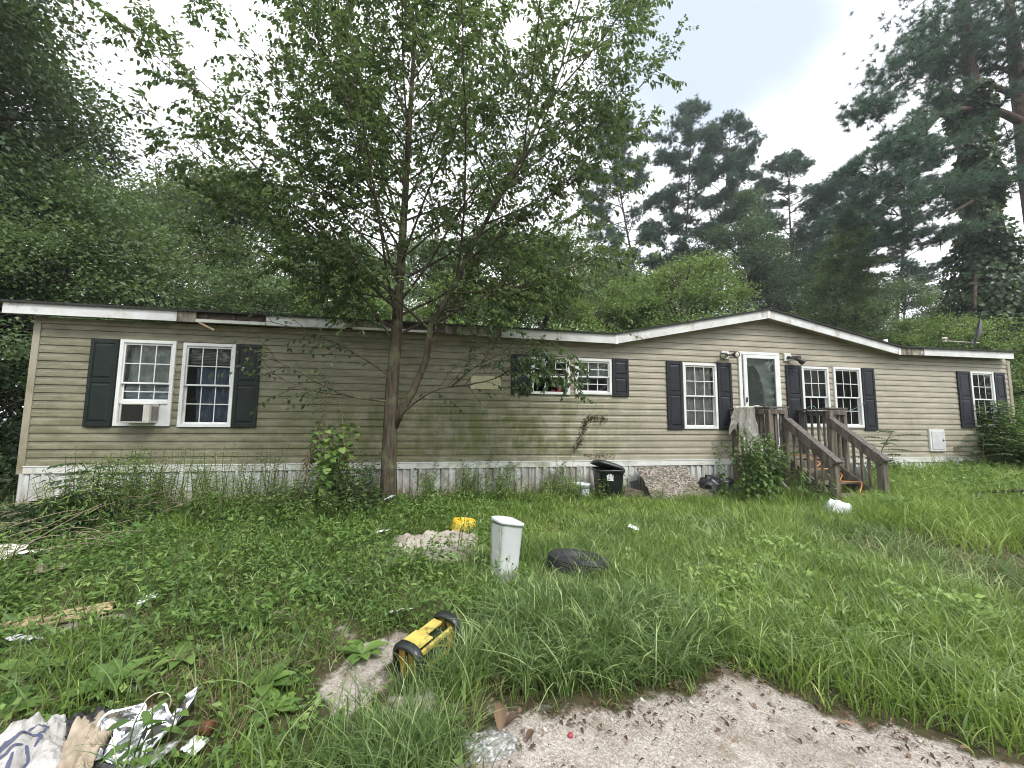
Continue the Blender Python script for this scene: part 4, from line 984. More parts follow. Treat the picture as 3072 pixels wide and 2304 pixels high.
scrap("torn white wrapper on the bare patch before the blanket", -.72, 3.95, .12, 5, "paper_white", .03)
scrap("long white wrapper lying just beside the blanket", -.64, 5.05, .19, 6, "paper_white", .09)
scrap("small white scrap in open grass beyond the tyre", 2.42, 4.75, .16, 8, "paper_white", .14)
scrap("white scrap half under weeds above the tan board", -2.62, 3.28, .18, 9, "paper_white", .05)
scrap("bluish white scrap in the grass at the foot of the tree", -.68, 6.30, .17, 10, "cloth_bluegrey", .22)
scrap("crumpled white rag caught in the brush pile", -4.22, 4.95, .34, 11, "cloth_white", .06, "rag", "rag")
scrap("white rag beside the other rag in the brush pile", -3.90, 4.92, .28, 13, "paper_white", .05, "rag", "rag")
scrap("grey flattened scrap below the rags in the brush pile", -3.55, 4.62, .36, 14, "cardboard", .05, "cardboard", "cardboard", .1)
tag(obj("tan_board", MB().cbox(-.36, .36, -.09, .09, 0, .02, .004, Matrix.Translation((-2.78, 3.62, .03)) @ Matrix.Rotation(R(28), 4, 'Z') @ Matrix.Rotation(R(4), 4, 'X')), "plank_tan", None, (-2.78, 3.62, 0)), "bare tan board lying in the weeds near the brush pile", "board")
for i, (x, y, l, a, lab) in enumerate(((9.1, 4.9, 1.0, -30, "dark fallen stick in the far grass past the steps"), (9.5, 4.75, .7, -42, "shorter dark stick crossing the other in the far grass"))):
    tag(obj("fallen_branch", MB().tube([(x - l / 2 * math.cos(R(a)), y - l / 2 * math.sin(R(a)), gzf(x, y) + .25), (x, y, gzf(x, y) + .32), (x + l / 2 * math.cos(R(a)), y + l / 2 * math.sin(R(a)), gzf(x, y) + .24)], [.03, .028, .018], 7), "bark_dark", None, (x, y, .3)), lab, "branch")

# heap of rubbish at the near corner: paper sack, foil trays, cup
def sackfn(c, ang, w, l, h, seed, rib=0.0, tip=(0, 0)):
    def fn(u, v):
        p = Vector((u * 2.4 + seed, v * 2.4, seed))
        dx, dy = (u - .5) * w * (1 - tip[0] * v), (v - .5) * l
        z = h * .7 * (1 - (2 * u - 1) ** 4) ** .5 * (1 - .8 * max(0, v - .6) ** 1.2) + .075 * abs(mnoise.noise(p * 1.1)) + .040 * abs(mnoise.noise(p * 2.7)) + .018 * abs(mnoise.noise(p * 6))
        if rib: z += rib * math.sin(v * 120)
        ca, sa = math.cos(ang), math.sin(ang)
        return (c[0] + dx * ca - dy * sa, c[1] + dx * sa + dy * ca, c[2] + z)
    return fn
sk = thing("paper_sack", "big crumpled white paper sack with blue line drawing beside the foil trays", "sack", (-1.72, 2.32, 0))
f1 = sackfn((-1.70, 2.13, .02), R(27), .44, .56, .10, 2, 0, (.5, 0))
obj("sack_front", MB().sheet(f1, 40, 40, .004, False), "paper_bag", sk)
mk = MB()
def curve_on(pts, w=.006):
    P = cordpts([(a * 1.25 + .18, b * 1.2 + .12, 0) for a, b in pts], 8)
    Q = [Vector(f1(p.x, p.y)) for p in P]
    N = Vector((0, -.35, .94))
    vs = []; fs = []
    for i, q_ in enumerate(Q):
        d = (Q[min(i + 1, len(Q) - 1)] - Q[max(i - 1, 0)]).normalized(); s = d.cross(N).normalized() * w * (.5 + .7 * math.sin(3.14 * i / (len(Q) - 1)))
        up = N * .006
        vs += [q_ - s + up, q_ + s + up]
        if i: fs.append((2 * i - 2, 2 * i - 1, 2 * i + 1, 2 * i))
    mk.add(vs, fs)
for pts in ([(.06, .30), (.16, .46), (.30, .58), (.46, .60)], [(.10, .28), (.20, .42), (.33, .53), (.47, .54)], [(.12, .22), (.22, .35), (.34, .41), (.42, .42)], [(.16, .18), (.26, .27), (.34, .30)], [(.47, .60), (.46, .50), (.40, .42), (.46, .44)], [(.42, .42), (.45, .36), (.42, .30)], [(.36, .30), (.40, .20), (.37, .08)], [(.30, .22), (.30, .12), (.29, .04)], [(.47, .53), (.44, .46), (.41, .43)]):
    curve_on(pts)
obj("line_drawing", mk, "blue_ink", sk)
obj("sack_fold", MB().sheet(sackfn((-1.495, 2.17, .035), R(24), .12, .42, .06, 5), 16, 30, .004), "cardboard", sk)
obj("sack_fold", MB().sheet(sackfn((-1.425, 2.10, .04), R(18), .10, .36, .05, 8, .0045), 12, 110, .004), "cardboard", sk)
obj("sack_back", MB().sheet(sackfn((-1.62, 2.36, .02), R(-8), .22, .16, .05, 11), 16, 14, .004), "dark_pan", sk)
def tray(label, c, ang, tx_, tyy, w, l, h, mat, seed, squash=.25):
    t = thing("foil_tray", label, "tray", c, "foil trays in the rubbish heap")
    mm = Matrix.Translation(c) @ Matrix.Rotation(ang, 4, 'Z') @ Matrix.Rotation(tx_, 4, 'X') @ Matrix.Rotation(tyy, 4, 'Y')
    def build(prof, mat_, nm):
        m = MB(); m.lathe(prof, 44, None, (w / 2, l / 2, 5))
        out = []
        for v in m.v:
            v = Vector(v); k = mnoise.noise(v * 9 + Vector((seed, 0, 0))); k2 = mnoise.noise(v * 22 + Vector((seed, 0, 0)))
            v += Vector((k, mnoise.noise(v * 8 + Vector((5, seed, 0))), .8 * k + .35 * k2)) * squash * .11
            out.append(mm @ v)
        m.v = [tuple(v) for v in out]; m.sm = [False] * len(m.f)
        return obj(nm, m, mat_, t)
    build([(0, .004), (.45, .004), (.78, .004), (.84, .012), (.90, h * .5), (.95, h), (1.04, h), (1.05, h - .006)], mat, "tray_inside")
    build([(0, -.001), (.8, -.001), (.86, .008), (.92, h * .5), (.965, h - .004)], "dark_pan", "tray_outside")
    return t
tray("foil tray tipped up against the paper sack", (-1.40, 2.28, .05), R(34), R(24), R(-8), .16, .19, .045, "foil", 1)
tray("shallow foil tray on top of the heap, closest to the leafy weed", (-1.27, 2.22, .045), R(-22), R(20), R(14), .15, .23, .04, "foil", 4, .35)
tray("bent foil tray standing on edge at the back of the heap", (-1.21, 2.37, .05), R(-40), R(34), R(-15), .11, .18, .025, "foil", 7, .5)
cu = thing("paper_cup", "cream paper cup lying on its side behind the foil trays", "cup", (-1.36, 2.42, .05))
q = (Vector((.35, -.85, .38)).normalized().to_track_quat('Z', 'Y').to_matrix().to_4x4()) @ Matrix.Scale(.85, 4); q.translation = (-1.36, 2.45, .06)
obj("cup_wall", MB().lathe([(.0, -.1), (.045, -.1), (.066, .03), (.070, .034), (.066, .038)], 24, q), "paper_cup", cu)
obj("cup_inside", MB().lathe([(.064, .036), (.05, -.05), (0, -.06)], 24, q), "cup_inside", cu)
scrap("clear crumpled film under the foil trays", -1.18, 2.10, .2, 21, "clear_plastic", .02, "film", "plastic_film")
scrap("dark glossy wrapper poking out beside the paper sack", -1.34, 2.06, .10, 22, "dark_pan", .03, "wrapper", "wrapper")
scrap("white and yellow wrapper in the grass beside the foil trays", -1.04, 2.17, .09, 23, "paper_white", .03, "wrapper", "wrapper")
bc = MB(); q = Matrix.Translation((-1.05, 2.27, .04)) @ Matrix.Rotation(R(70), 4, 'Z') @ Matrix.Rotation(R(80), 4, 'X')
bc.lathe([(0, -.03)] + [(.03 + .003 * (k % 2), -.03 + k * .006) for k in range(11)] + [(0, .036)], 18, q)
tag(obj("bottle_cap", bc, "brown_plastic", None, (-1.05, 2.27, 0)), "ridged brown plastic cap lying by the heap of foil trays", "cap")
# on the sand
tag(obj("clear_wrapper", MB().blob((.27, 1.97, gzf(.27, 1.97) + .012), (.12, .08, .022), .38, 2.6, 44, 22, 9, -.006, True), "clear_plastic", None, (.27, 1.97, 0)), "crumpled clear plastic wrapper on the sand at the grass edge", "wrapper")
tag(obj("red_cap", MB().lathe([(0, .009), (.010, .008), (.012, .0), (.0135, 0), (.012, .011), (0, .012)], 16, Matrix.Translation((.66, 1.98, gzf(.66, 1.98) + .004)) @ Matrix.Rotation(R(25), 4, 'X')), "red_plastic", None, (.66, 1.98, 0)), "small red bottle cap on the pale sand", "cap")
tag(obj("dark_chip", MB().cbox(.12, .19, 2.02, 2.06, .005, .035, .006), "black_plastic", None, (.15, 2.03, 0)), "black plastic chip beside the clear wrapper", "chip")
def bigleaf(label, x, y, l, w, a, mat="dead_leaf", curl=.25, tint=.5, z=.012):
    n, mq = 12, 4; vs = []; fs = []
    for i in range(n + 1):
        t = i / n; ww = w * (math.sin(math.pi * min(1, t ** .75))) * (1.02 - t) ** .25 + .0006
        for j in range(-mq // 2, mq // 2 + 1):
            s = j / (mq / 2); lx = t * l; ly = s * ww
            vs.append((x + lx * math.cos(a) - ly * math.sin(a), y + lx * math.sin(a) + ly * math.cos(a), gzf(x, y) + z + curl * ww * s * s + .02 * math.sin(t * 3)))
    k = mq + 1
    fs = [(i * k + j, (i + 1) * k + j, (i + 1) * k + j + 1, i * k + j + 1) for i in range(n) for j in range(mq)]
    o = obj("dead_leaf", MB().add(vs, fs, True), mat, None, (x, y, gzf(x, y)))
    at = o.data.attributes.new("tint", 'FLOAT', 'POINT'); at.data.foreach_set("value", np.full(len(vs), tint, np.float32))
    return tag(o, label, "leaf", "large dead leaves on the sand")
bigleaf("long curled brown leaf standing out at the grass edge above the clear wrapper", .33, 2.03, .21, .034, R(82), tint=.75, curl=.7)
bigleaf("dark red-brown leaf between the long leaf and the red cap", .36, 2.07, .10, .024, R(20), tint=.2, curl=.8)
bigleaf("russet leaf on the sand nearest the red cap", .44, 1.96, .075, .018, R(38), tint=.3, curl=.6)
bigleaf("pale yellow narrow leaf on the sand under the long grass of the bank", 2.0, 1.82, .10, .013, R(-45), tint=1.0, curl=.5)

# ------------------------------------------------------------------ plants
def unit(a): return a / np.maximum(np.linalg.norm(a, axis=-1, keepdims=True), 1e-9)
class Leaves:
    def __init__(s): s.V = []; s.F = []; s.T = []; s.n = 0
    def add(s, P, A, N, ln, wd, tint, q=2, droop=.12, fold=.12):
        P = np.asarray(P, float); n = len(P)
        if n == 0: return
        A = unit(np.asarray(A, float)); S = unit(np.cross(A, N)); U = np.cross(S, A)
        ln = np.broadcast_to(np.asarray(ln, float), (n,))[:, None]; wd = np.broadcast_to(np.asarray(wd, float), (n,))[:, None]
        if q == 2:
            mid = P + A * ln * .45
            v = np.stack([P, mid + S * wd * .5 + U * wd * fold, P + A * ln - U * ln * droop, mid - S * wd * .5 + U * wd * fold], 1)
            f = np.array([0, 1, 2, 0, 2, 3])
        else:
            mid = P + A * ln * .42
            v = np.stack([P, mid + S * wd * .5 + U * wd * fold, mid - S * wd * .5 + U * wd * fold, P + A * ln * .5 + U * ln * .02,
                          P + A * ln - U * ln * droop, P + A * ln * .74 + S * wd * .31 - U * ln * droop * .35, P + A * ln * .74 - S * wd * .31 - U * ln * droop * .35], 1)
            f = np.array([0, 1, 3, 0, 3, 2, 1, 5, 3, 3, 6, 2, 5, 4, 3, 3, 4, 6])
        k = v.shape[1]
        s.V.append(v.reshape(-1, 3)); s.F.append((f[None, :] + (np.arange(n) * k)[:, None] + s.n).ravel()); s.n += n * k
        s.T.append(np.repeat(np.broadcast_to(np.asarray(tint, float), (n,)), k))
    def mesh(s, name):
        F = np.concatenate(s.F)
        return np_mesh(name, np.concatenate(s.V), F, np.full(len(F) // 3, 3), np.clip(np.concatenate(s.T), 0, 1))
def rnd_dir(rng, n): return unit(rng.normal(size=(n, 3)))
def curve(p0, d0, length, n, rng, up=0.0, jit=.12):
    """wandering line"""
    p = np.array(p0, float); d = np.array(d0, float) / np.linalg.norm(d0); out = [p.copy()]
    for i in range(n):
        d = d + rng.normal(size=3) * jit + np.array([0, 0, up]); d /= np.linalg.norm(d)
        p = p + d * length / n; out.append(p.copy())
    return np.array(out)
def at_curve(C, t):
    t = np.asarray(t) * (len(C) - 1); i = np.minimum(t.astype(int), len(C) - 2); f = (t - i)[:, None]
    return C[i] * (1 - f) + C[i + 1] * f, unit(C[i + 1] - C[i])

# --- the tree in front of the house
def front_tree():
    rng = np.random.default_rng(5)
    tr = thing("elm_tree", "tall young tree with two leaning stems in front of the middle of the home", "tree", (-.73, 6.72, gzf(-.73, 6.7)))
    wood = MB(); LV = Leaves()
    main = [(-.74, 6.72, .02), (-.745, 6.71, .35), (-.755, 6.70, 1.0), (-.75, 6.70, 1.95), (-.71, 6.72, 2.9), (-.69, 6.74, 3.8), (-.66, 6.76, 4.95), (-.62, 6.75, 6.5), (-.58, 6.7, 8.1), (-.5, 6.6, 10.2)]
    s2 = [(-.70, 6.70, 1.35), (-.60, 6.66, 1.64), (-.41, 6.62, 1.98), (-.21, 6.58, 2.5), (-.16, 6.55, 3.05), (.07, 6.5, 3.45), (.54, 6.45, 4.5), (.9, 6.4, 5.25), (1.38, 6.35, 6.2), (2.0, 6.3, 7.8), (2.4, 6.3, 9.4)]
    wood.tube(main, [.175, .135, .115, .103, .09, .078, .06, .045, .033, .012], 14, True)
    wood.tube(s2, [.05, .066, .060, .052, .047, .043, .036, .031, .025, .017, .006], 10, True)
    for z, r_ in ((.02, .21),): wood.lathe([(.23, -.06), (.19, .03), (.155, .14), (.135, .3)], 14, Matrix.Translation((-.742, 6.715, z)))
    M1 = np.array(main); S2 = np.array(s2)
    limbs = []
    def limb(C, r): 
        limbs.append(C); wood.tube([tuple(p) for p in C], list(np.linspace(r, .004, len(C))), 6, False)
    # low bare branches
    low = [([(-.75, 6.68, 1.80), (-1.34, 6.5, 1.87), (-1.69, 6.45, 2.01), (-2.22, 6.4, 2.30), (-2.6, 6.3, 2.45)], .018, .30),
           ([(-.76, 6.68, 2.2), (-1.37, 6.5, 2.59), (-1.97, 6.4, 2.83), (-2.6, 6.2, 2.95)], .015, .35),
           ([(-.70, 6.66, 1.52), (-.1, 6.55, 1.98), (.5, 6.5, 2.10), (1.0, 6.45, 2.25), (1.4, 6.4, 2.58)], .020, .35),
           ([(.2, 6.5, 2.07), (.6, 6.4, 2.4), (1.1, 6.3, 2.62), (1.6, 6.3, 2.62)], .010, .9),
           ([(.9, 6.45, 2.2), (1.4, 6.4, 2.5), (1.9, 6.35, 2.55), (2.2, 6.3, 2.4)], .010, 1.5),
           ([(-1.3, 6.5, 1.88), (-1.9, 6.3, 1.95), (-2.5, 6.2, 2.25)], .008, .4),
           ([(-.72, 6.7, 2.7), (-1.02, 6.55, 3.2), (-1.5, 6.4, 3.7), (-2.2, 6.2, 4.1)], .018, .8),
           ([(-.16, 6.55, 3.05), (.67, 6.3, 3.5), (1.5, 6.2, 3.8), (2.4, 6.1, 4.2)], .022, .9)]
    dens = []
    for pts, r_, dn in low:
        C = np.array([tuple(p) for p in cordpts(pts, 5)]); limb(C, r_); dens.append(dn)
    for z0_, e in ((3.5, (-3.4, 6.1, 4.3)), (3.9, (-3.7, 6.4, 5.1)), (4.1, (-4.2, 6.6, 5.6)), (4.4, (-4.65, 6.5, 6.2)), (4.8, (-4.5, 6.3, 7.3)), (5.3, (-4.1, 6.7, 8.4)), (5.8, (-3.3, 6.5, 9.2)), (4.6, (-4.3, 5.6, 6.7)), (5.0, (-3.6, 7.4, 7.4)),
                  (4.2, (3.2, 6.3, 5.9)), (4.8, (3.7, 6.5, 7.1)), (5.4, (4.2, 6.4, 8.5)), (3.6, (2.7, 6.2, 4.4)), (5.9, (3.9, 6.9, 9.6)), (3.3, (1.7, 5.4, 4.3)), (3.6, (-1.8, 5.2, 4.6))):
        b_ = M1 if e[0] < 0 else S2; p = np.array([np.interp(z0_, b_[:, 2], b_[:, k]) for k in range(3)]); e = np.array(e); m_ = p * .5 + e * .5 + np.array([0, 0, -.25])
        limb(np.array([tuple(q) for q in cordpts([tuple(p), tuple(m_), tuple(e)], 5)]), .016); dens.append(1.15)
    # ascending limbs, fanned like a vase
    specs = []
    for i in range(46):
        f = i / 45; specs.append((M1, rng.uniform(.0, 1) * .0 + 2.9 + 6.2 * f ** 1.1, i * 2.399 + rng.uniform(-.4, .4)))
    for i in range(22):
        f = i / 21; specs.append((S2, 2.7 + 6.0 * f, i * 2.399 + 1.0 + rng.uniform(-.4, .4)))
    for base, z, az in specs:
        p = np.array([np.interp(z, base[:, 2], base[:, k]) for k in range(3)])
        h = min(1, (z - 2.7) / 6.5)
        tilt = R(64 - 32 * h + rng.uniform(-9, 9)); ln = rng.uniform(3.7, 4.9) * (1.05 - .5 * h)
        if z < 3.4: ln *= .85
        d = np.array([math.cos(az) * math.sin(tilt), math.sin(az) * math.sin(tilt) * .62, math.cos(tilt)])
        if z < 4.2 and d[1] > 0.1: d[1] *= .5
        if base is S2: d[0] += .22
        C = curve(p, d, ln, 9, rng, .035, .06); limb(C, .012 + .012 * (1 - h)); dens.append(1.0)
    for C, dn in zip(limbs, dens):
        ln = np.linalg.norm(C[-1] - C[0]); nsec = max(5, int(ln * 7.4))
        for k in range(nsec):
            t = .16 + .84 * (k + rng.uniform(0, 1)) / nsec
            p, d = at_curve(C, np.array([min(t, .999)])); p, d = p[0], d[0]
            side = unit(np.cross(d, rng.normal(size=3))); dd = d * .75 + side * .7 + np.array([0, 0, -.12])
            l2 = rng.uniform(.45, .95) * (1.1 - .45 * t)
            T = curve(p, dd, l2, 5, rng, -.03, .10)
            if rng.random() < .75: wood.tube([tuple(q) for q in T], list(np.linspace(.0055, .0025, len(T))), 4, False)
            for sub in range(3 if dn > .5 else 2):
                if sub == 0: U = T
                else:
                    p2, d2 = at_curve(T, np.array([rng.uniform(.2, .8)])); U = curve(p2[0], d2[0] * .8 + unit(rng.normal(size=3)) * .8, l2 * .55, 4, rng, -.04, .1)
                n = max(2, int(np.linalg.norm(U[-1] - U[0]) / .034 * min(dn, 1.25)))
                ts = np.sort(rng.uniform(.05, .999, n)); P, D = at_curve(U, ts)
                sgn = np.where(np.arange(n) % 2 == 0, 1, -1)[:, None]
                sd = unit(np.cross(D, np.array([0, 0, 1.0]))) * sgn
                A = D * .55 + sd * .75 + np.array([0, 0, -.55]) + rng.normal(size=(n, 3)) * .28
                N = np.array([0, 0, 1.0]) + rng.normal(size=(n, 3)) * .35
                L_ = rng.uniform(.055, .108, n)
                LV.add(P, A, N, L_, L_ * rng.uniform(.42, .55, n), .38 + rng.normal(size=n) * .22 + rng.uniform(-.1, .12), 4 if rng.random() < .35 else 2, .14, .10)
    for q in range(110):
        p = np.array([rng.uniform(-3.6, 2.9), rng.uniform(5.3, 6.9), rng.uniform(2.9, 4.4)]); p[2] = max(p[2], 3.1 + .25 * abs(p[0] + .4) * rng.uniform(.2, 1.2)); out_ = np.array([p[0] + .6, p[1] - 6.7, .15]) / max(.4, abs(p[0] + .6))
        U = curve(p, out_ + rng.normal(size=3) * .3, rng.uniform(.5, .9), 4, rng, -.05, .1); wood.tube([tuple(c) for c in U], [.005, .004, .0035, .003, .002], 4, False)
        n = 14; P, D = at_curve(U, np.sort(rng.uniform(0, .99, n))); sg = np.where(np.arange(n) % 2 == 0, 1, -1)[:, None]
        A = D * .5 + unit(np.cross(D, [0, 0, 1.0])) * sg * .8 + rng.normal(size=(n, 3)) * .3 + np.array([0, 0, -.35]); L_ = rng.uniform(.065, .115, n)
        LV.add(P, A, np.array([0, -.2, 1.0]) + rng.normal(size=(n, 3)) * .3, L_, L_ * .5, .55 + rng.normal(size=n) * .2, 2)
    # dense hanging spray before the kitchen window
    for q in range(26):
        p = np.array([rng.uniform(1.32, 2.05), rng.uniform(6.2, 6.5), rng.uniform(2.25, 2.78) - .25 * max(0, 0)])
        U = curve(p, [rng.uniform(-.4, .9), rng.uniform(-.5, .3), -.35], .4, 4, rng, -.06, .1)
        n = 12; P, D = at_curve(U, np.sort(rng.uniform(0, .99, n)))
        A = D * .5 + rng.normal(size=(n, 3)) * .4 + np.array([0, 0, -.5]); L_ = rng.uniform(.08, .13, n)
        LV.add(P, A, np.array([0, -.4, 1.0]) + rng.normal(size=(n, 3)) * .3, L_, L_ * .5, .5 + rng.normal(size=n) * .2, 4)
    obj("trunk", wood, "bark", tr)
    me = LV.mesh("crown"); me.transform(Matrix.Translation(-WLOC[tr.name])); link("crown", me, "leaf_elm", tr)
    return len(LV.T)
front_tree()

# --- broadleaf trees of the wood behind
def broadleaf(seed, H, Rx, base, nclump, nleaf, ls, mat, label, group, name="broadleaf_tree", bark="bark_dark", trunk_r=.16, shell=.55, flat=.62, spread=.17):
    rng = np.random.default_rng(seed)
    t = thing(name, label, "tree", (0, 0, 0), group)
    wood = MB(); LV = Leaves()
    tp = curve((0, 0, -.3), (0, 0, 1), H * .9, 9, rng, .05, .05)
    wood.tube([tuple(p) for p in tp], list(np.linspace(trunk_r, .02, len(tp))), 9)
    zc, rz = (H + base) / 2, (H - base) / 2
    for c in range(nclump):
        d = rnd_dir(rng, 1)[0]; r = rng.uniform(shell, 1.0) ** .6
        prof = (1 - .35 * d[2]) if d[2] > 0 else 1.0
        cen = np.array([d[0] * Rx * r * prof, d[1] * Rx * r * prof, zc + d[2] * rz * r])
        cr = Rx * spread * rng.uniform(.7, 1.5)
        zt = max(base * .6, cen[2] - abs(cen[0]) * .5 - .6)
        p0 = np.array([np.interp(zt, tp[:, 2], tp[:, k]) for k in range(3)])
        if c % 2 == 0:
            m = (p0 + cen) / 2 + np.array([0, 0, .15 * Rx]) + rng.normal(size=3) * .1 * Rx
            wood.tube([tuple(p0), tuple(m), tuple(cen)], [trunk_r * .35, trunk_r * .2, .012], 5, False)
        n = int(nleaf / nclump * rng.uniform(.6, 1.4))
        g = rng.normal(size=(n, 3)) * .62; g[:, 2] *= flat
        P = cen + g * cr
        out = unit(P - np.array([0, 0, zc - rz * .3]))
        A = out * .6 + rng.normal(size=(n, 3)) * .55 + np.array([0, 0, -.35]); N = out * .5 + np.array([0, 0, .8]) + rng.normal(size=(n, 3)) * .4
        L_ = ls * rng.uniform(.7, 1.3, n)
        LV.add(P, A, N, L_, L_ * rng.uniform(.5, .7, n), .42 + rng.normal() * .15 + rng.normal(size=n) * .15, 2)
    obj("trunk", wood, bark, t)
    link("crown", LV.mesh("crown"), mat, t)
    return t
GL = "broadleaf trees left of the home"; GB = "broadleaf trees behind the home"; GS = "bright saplings behind the roof"
def place(o, x, y, rot=0, s=(1, 1, 1), label=None, first=False):
    if first: o.location = (x, y, gzf(min(x, 12), min(y, 9))); o.rotation_euler = (0, 0, rot); o.scale = s; return o
    return copy_thing(o, (x, y, gzf(min(x, 12), min(y, 9))), rot, s, label)
tA = broadleaf(21, 17, 4.6, 2.2, 210, 66000, .15, "leaf_dark", "tall dark leafy tree towering at the left corner of the home", GL, trunk_r=.22)
tB = broadleaf(22, 9, 3.4, .6, 130, 46000, .115, "leaf_mid", "vine covered green tree just behind the left end of the roof", GL)
tC = broadleaf(23, 14, 4.2, 2.0, 150, 52000, .145, "leaf_mid", "mid green tree behind the roof seen through the front tree's crown", GB, trunk_r=.2)
tD = broadleaf(24, 8, 3.0, 1.0, 110, 36000, .115, "leaf_bright", "bright yellow green sapling showing over the roof beside the trunk", GS)
tE = broadleaf(25, 22, 4.6, 3.5, 160, 48000, .19, "leaf_far", "dark tall broadleaf tree beyond the gable peak", GB, trunk_r=.25)
place(tA, -14.0, 11.0, 0, (1, 1, 1.05), first=True)
place(tA, -17.8, 9.0, 2.0, (1.05, 1.05, 1.1), "dark leafy tree at the frame's edge beside the tallest corner tree")
place(tA, -17.0, 16.0, 4.0, (1.1, 1.1, 1.0), "dark leafy tree standing behind the tallest corner tree")
place(tB, -10.2, 12.6, 0, (1, 1, .92), first=True)
place(tB, -9.0, 9.6, 1.7, (.72, .72, .62), "low vine covered tree pressing on the home's shaded end wall")
place(tB, -12.0, 9.3, 3.1, (1, 1, .9), "vine covered tree in the dark corner beyond the end wall")
place(tB, -6.6, 16.8, 4.4, (1.0, 1.0, .80), "rounded green tree over the damaged part of the eave")
place(tC, -9.8, 20.5, 0, (1, 1, .98), "mid green tree between the corner trees and the front tree", True); tC['label'] = "mid green tree between the corner trees and the front tree"
for x, y, r_, s, lb in ((-5.0, 23, 1.1, .86, "mid green tree behind the fallen fascia, half hidden by the front tree"), (-14, 24, 2.0, 1.05, "hazy tree crown in the sky gap beside the dark corner trees"), (-.8, 25, 3.0, .95, "mid green tree directly behind the front tree's trunk"), (3.2, 23.5, 4.0, .98, "mid green tree behind the front tree's leaning stem"), (7.2, 25, 5.0, 1.02, "mid green tree over the kitchen windows"), (11.6, 26, .6, .92, "mid green tree behind the foot of the gable, below the three pines"), (15.4, 27, 1.6, .85, "mid green tree under the pines behind the gable's rise"), (38, 27, 2.6, 1.0, "mid green tree in the gap right of the bushy young pine"), (31, 24, 3.4, .75, "lower green tree between the bushy young pine and the ivy clad pine"), (44, 22, 5, .9, "green tree at the frame's edge behind the satellite dish")):
    place(tC, x, y, r_, (s, s, s), lb)
place(tD, -3.4, 17.2, 0, (1, 1, .98), first=True)
for x, y, r_, s, lb in ((.9, 17, 1.2, .95, "bright sapling showing between the front tree's two stems"), (4.6, 17.2, 2.3, 1.0, "bright sapling over the kitchen windows"), (8.0, 18, 3.1, .98, "bright sapling over the dip where the gable begins"), (11.6, 16.8, 4.4, 1.15, "pale green bushy tree rising above the start of the gable"), (26.0, 14.6, .5, 1.0, "yellow green bush behind the white roof pipe"), (22.4, 15.5, 2.2, .78, "small yellow green bush at the gable's far foot"), (28.8, 13.0, 1.4, 1.12, "yellow green bush behind the satellite dish"), (19.0, 11.3, 5.1, .66, "green bush at the home's far end wall"), (33, 15, 3, 1.1, "pale bush behind the far corner of the roof")):
    place(tD, x, y, r_, (s, s, s), lb)
place(tE, 26.0, 30.5, 0, (1, 1, 1.0), first=True)
place(tE, 21.4, 33, 2.1, (.9, .9, .78), "dark broadleaf tree between the third pine and the gable peak")
place(tE, 31.5, 33, 4.1, (1, 1, .82), "dark broadleaf tree behind the bushy young pine")
place(tE, 36.5, 34, 5.2, (1.1, 1.1, .9), "dark broadleaf tree filling the gap behind the flat topped pine")
place(tE, 16.5, 36, 1.0, (1, 1, .8), "dark broadleaf tree at the foot of the first tall pine")

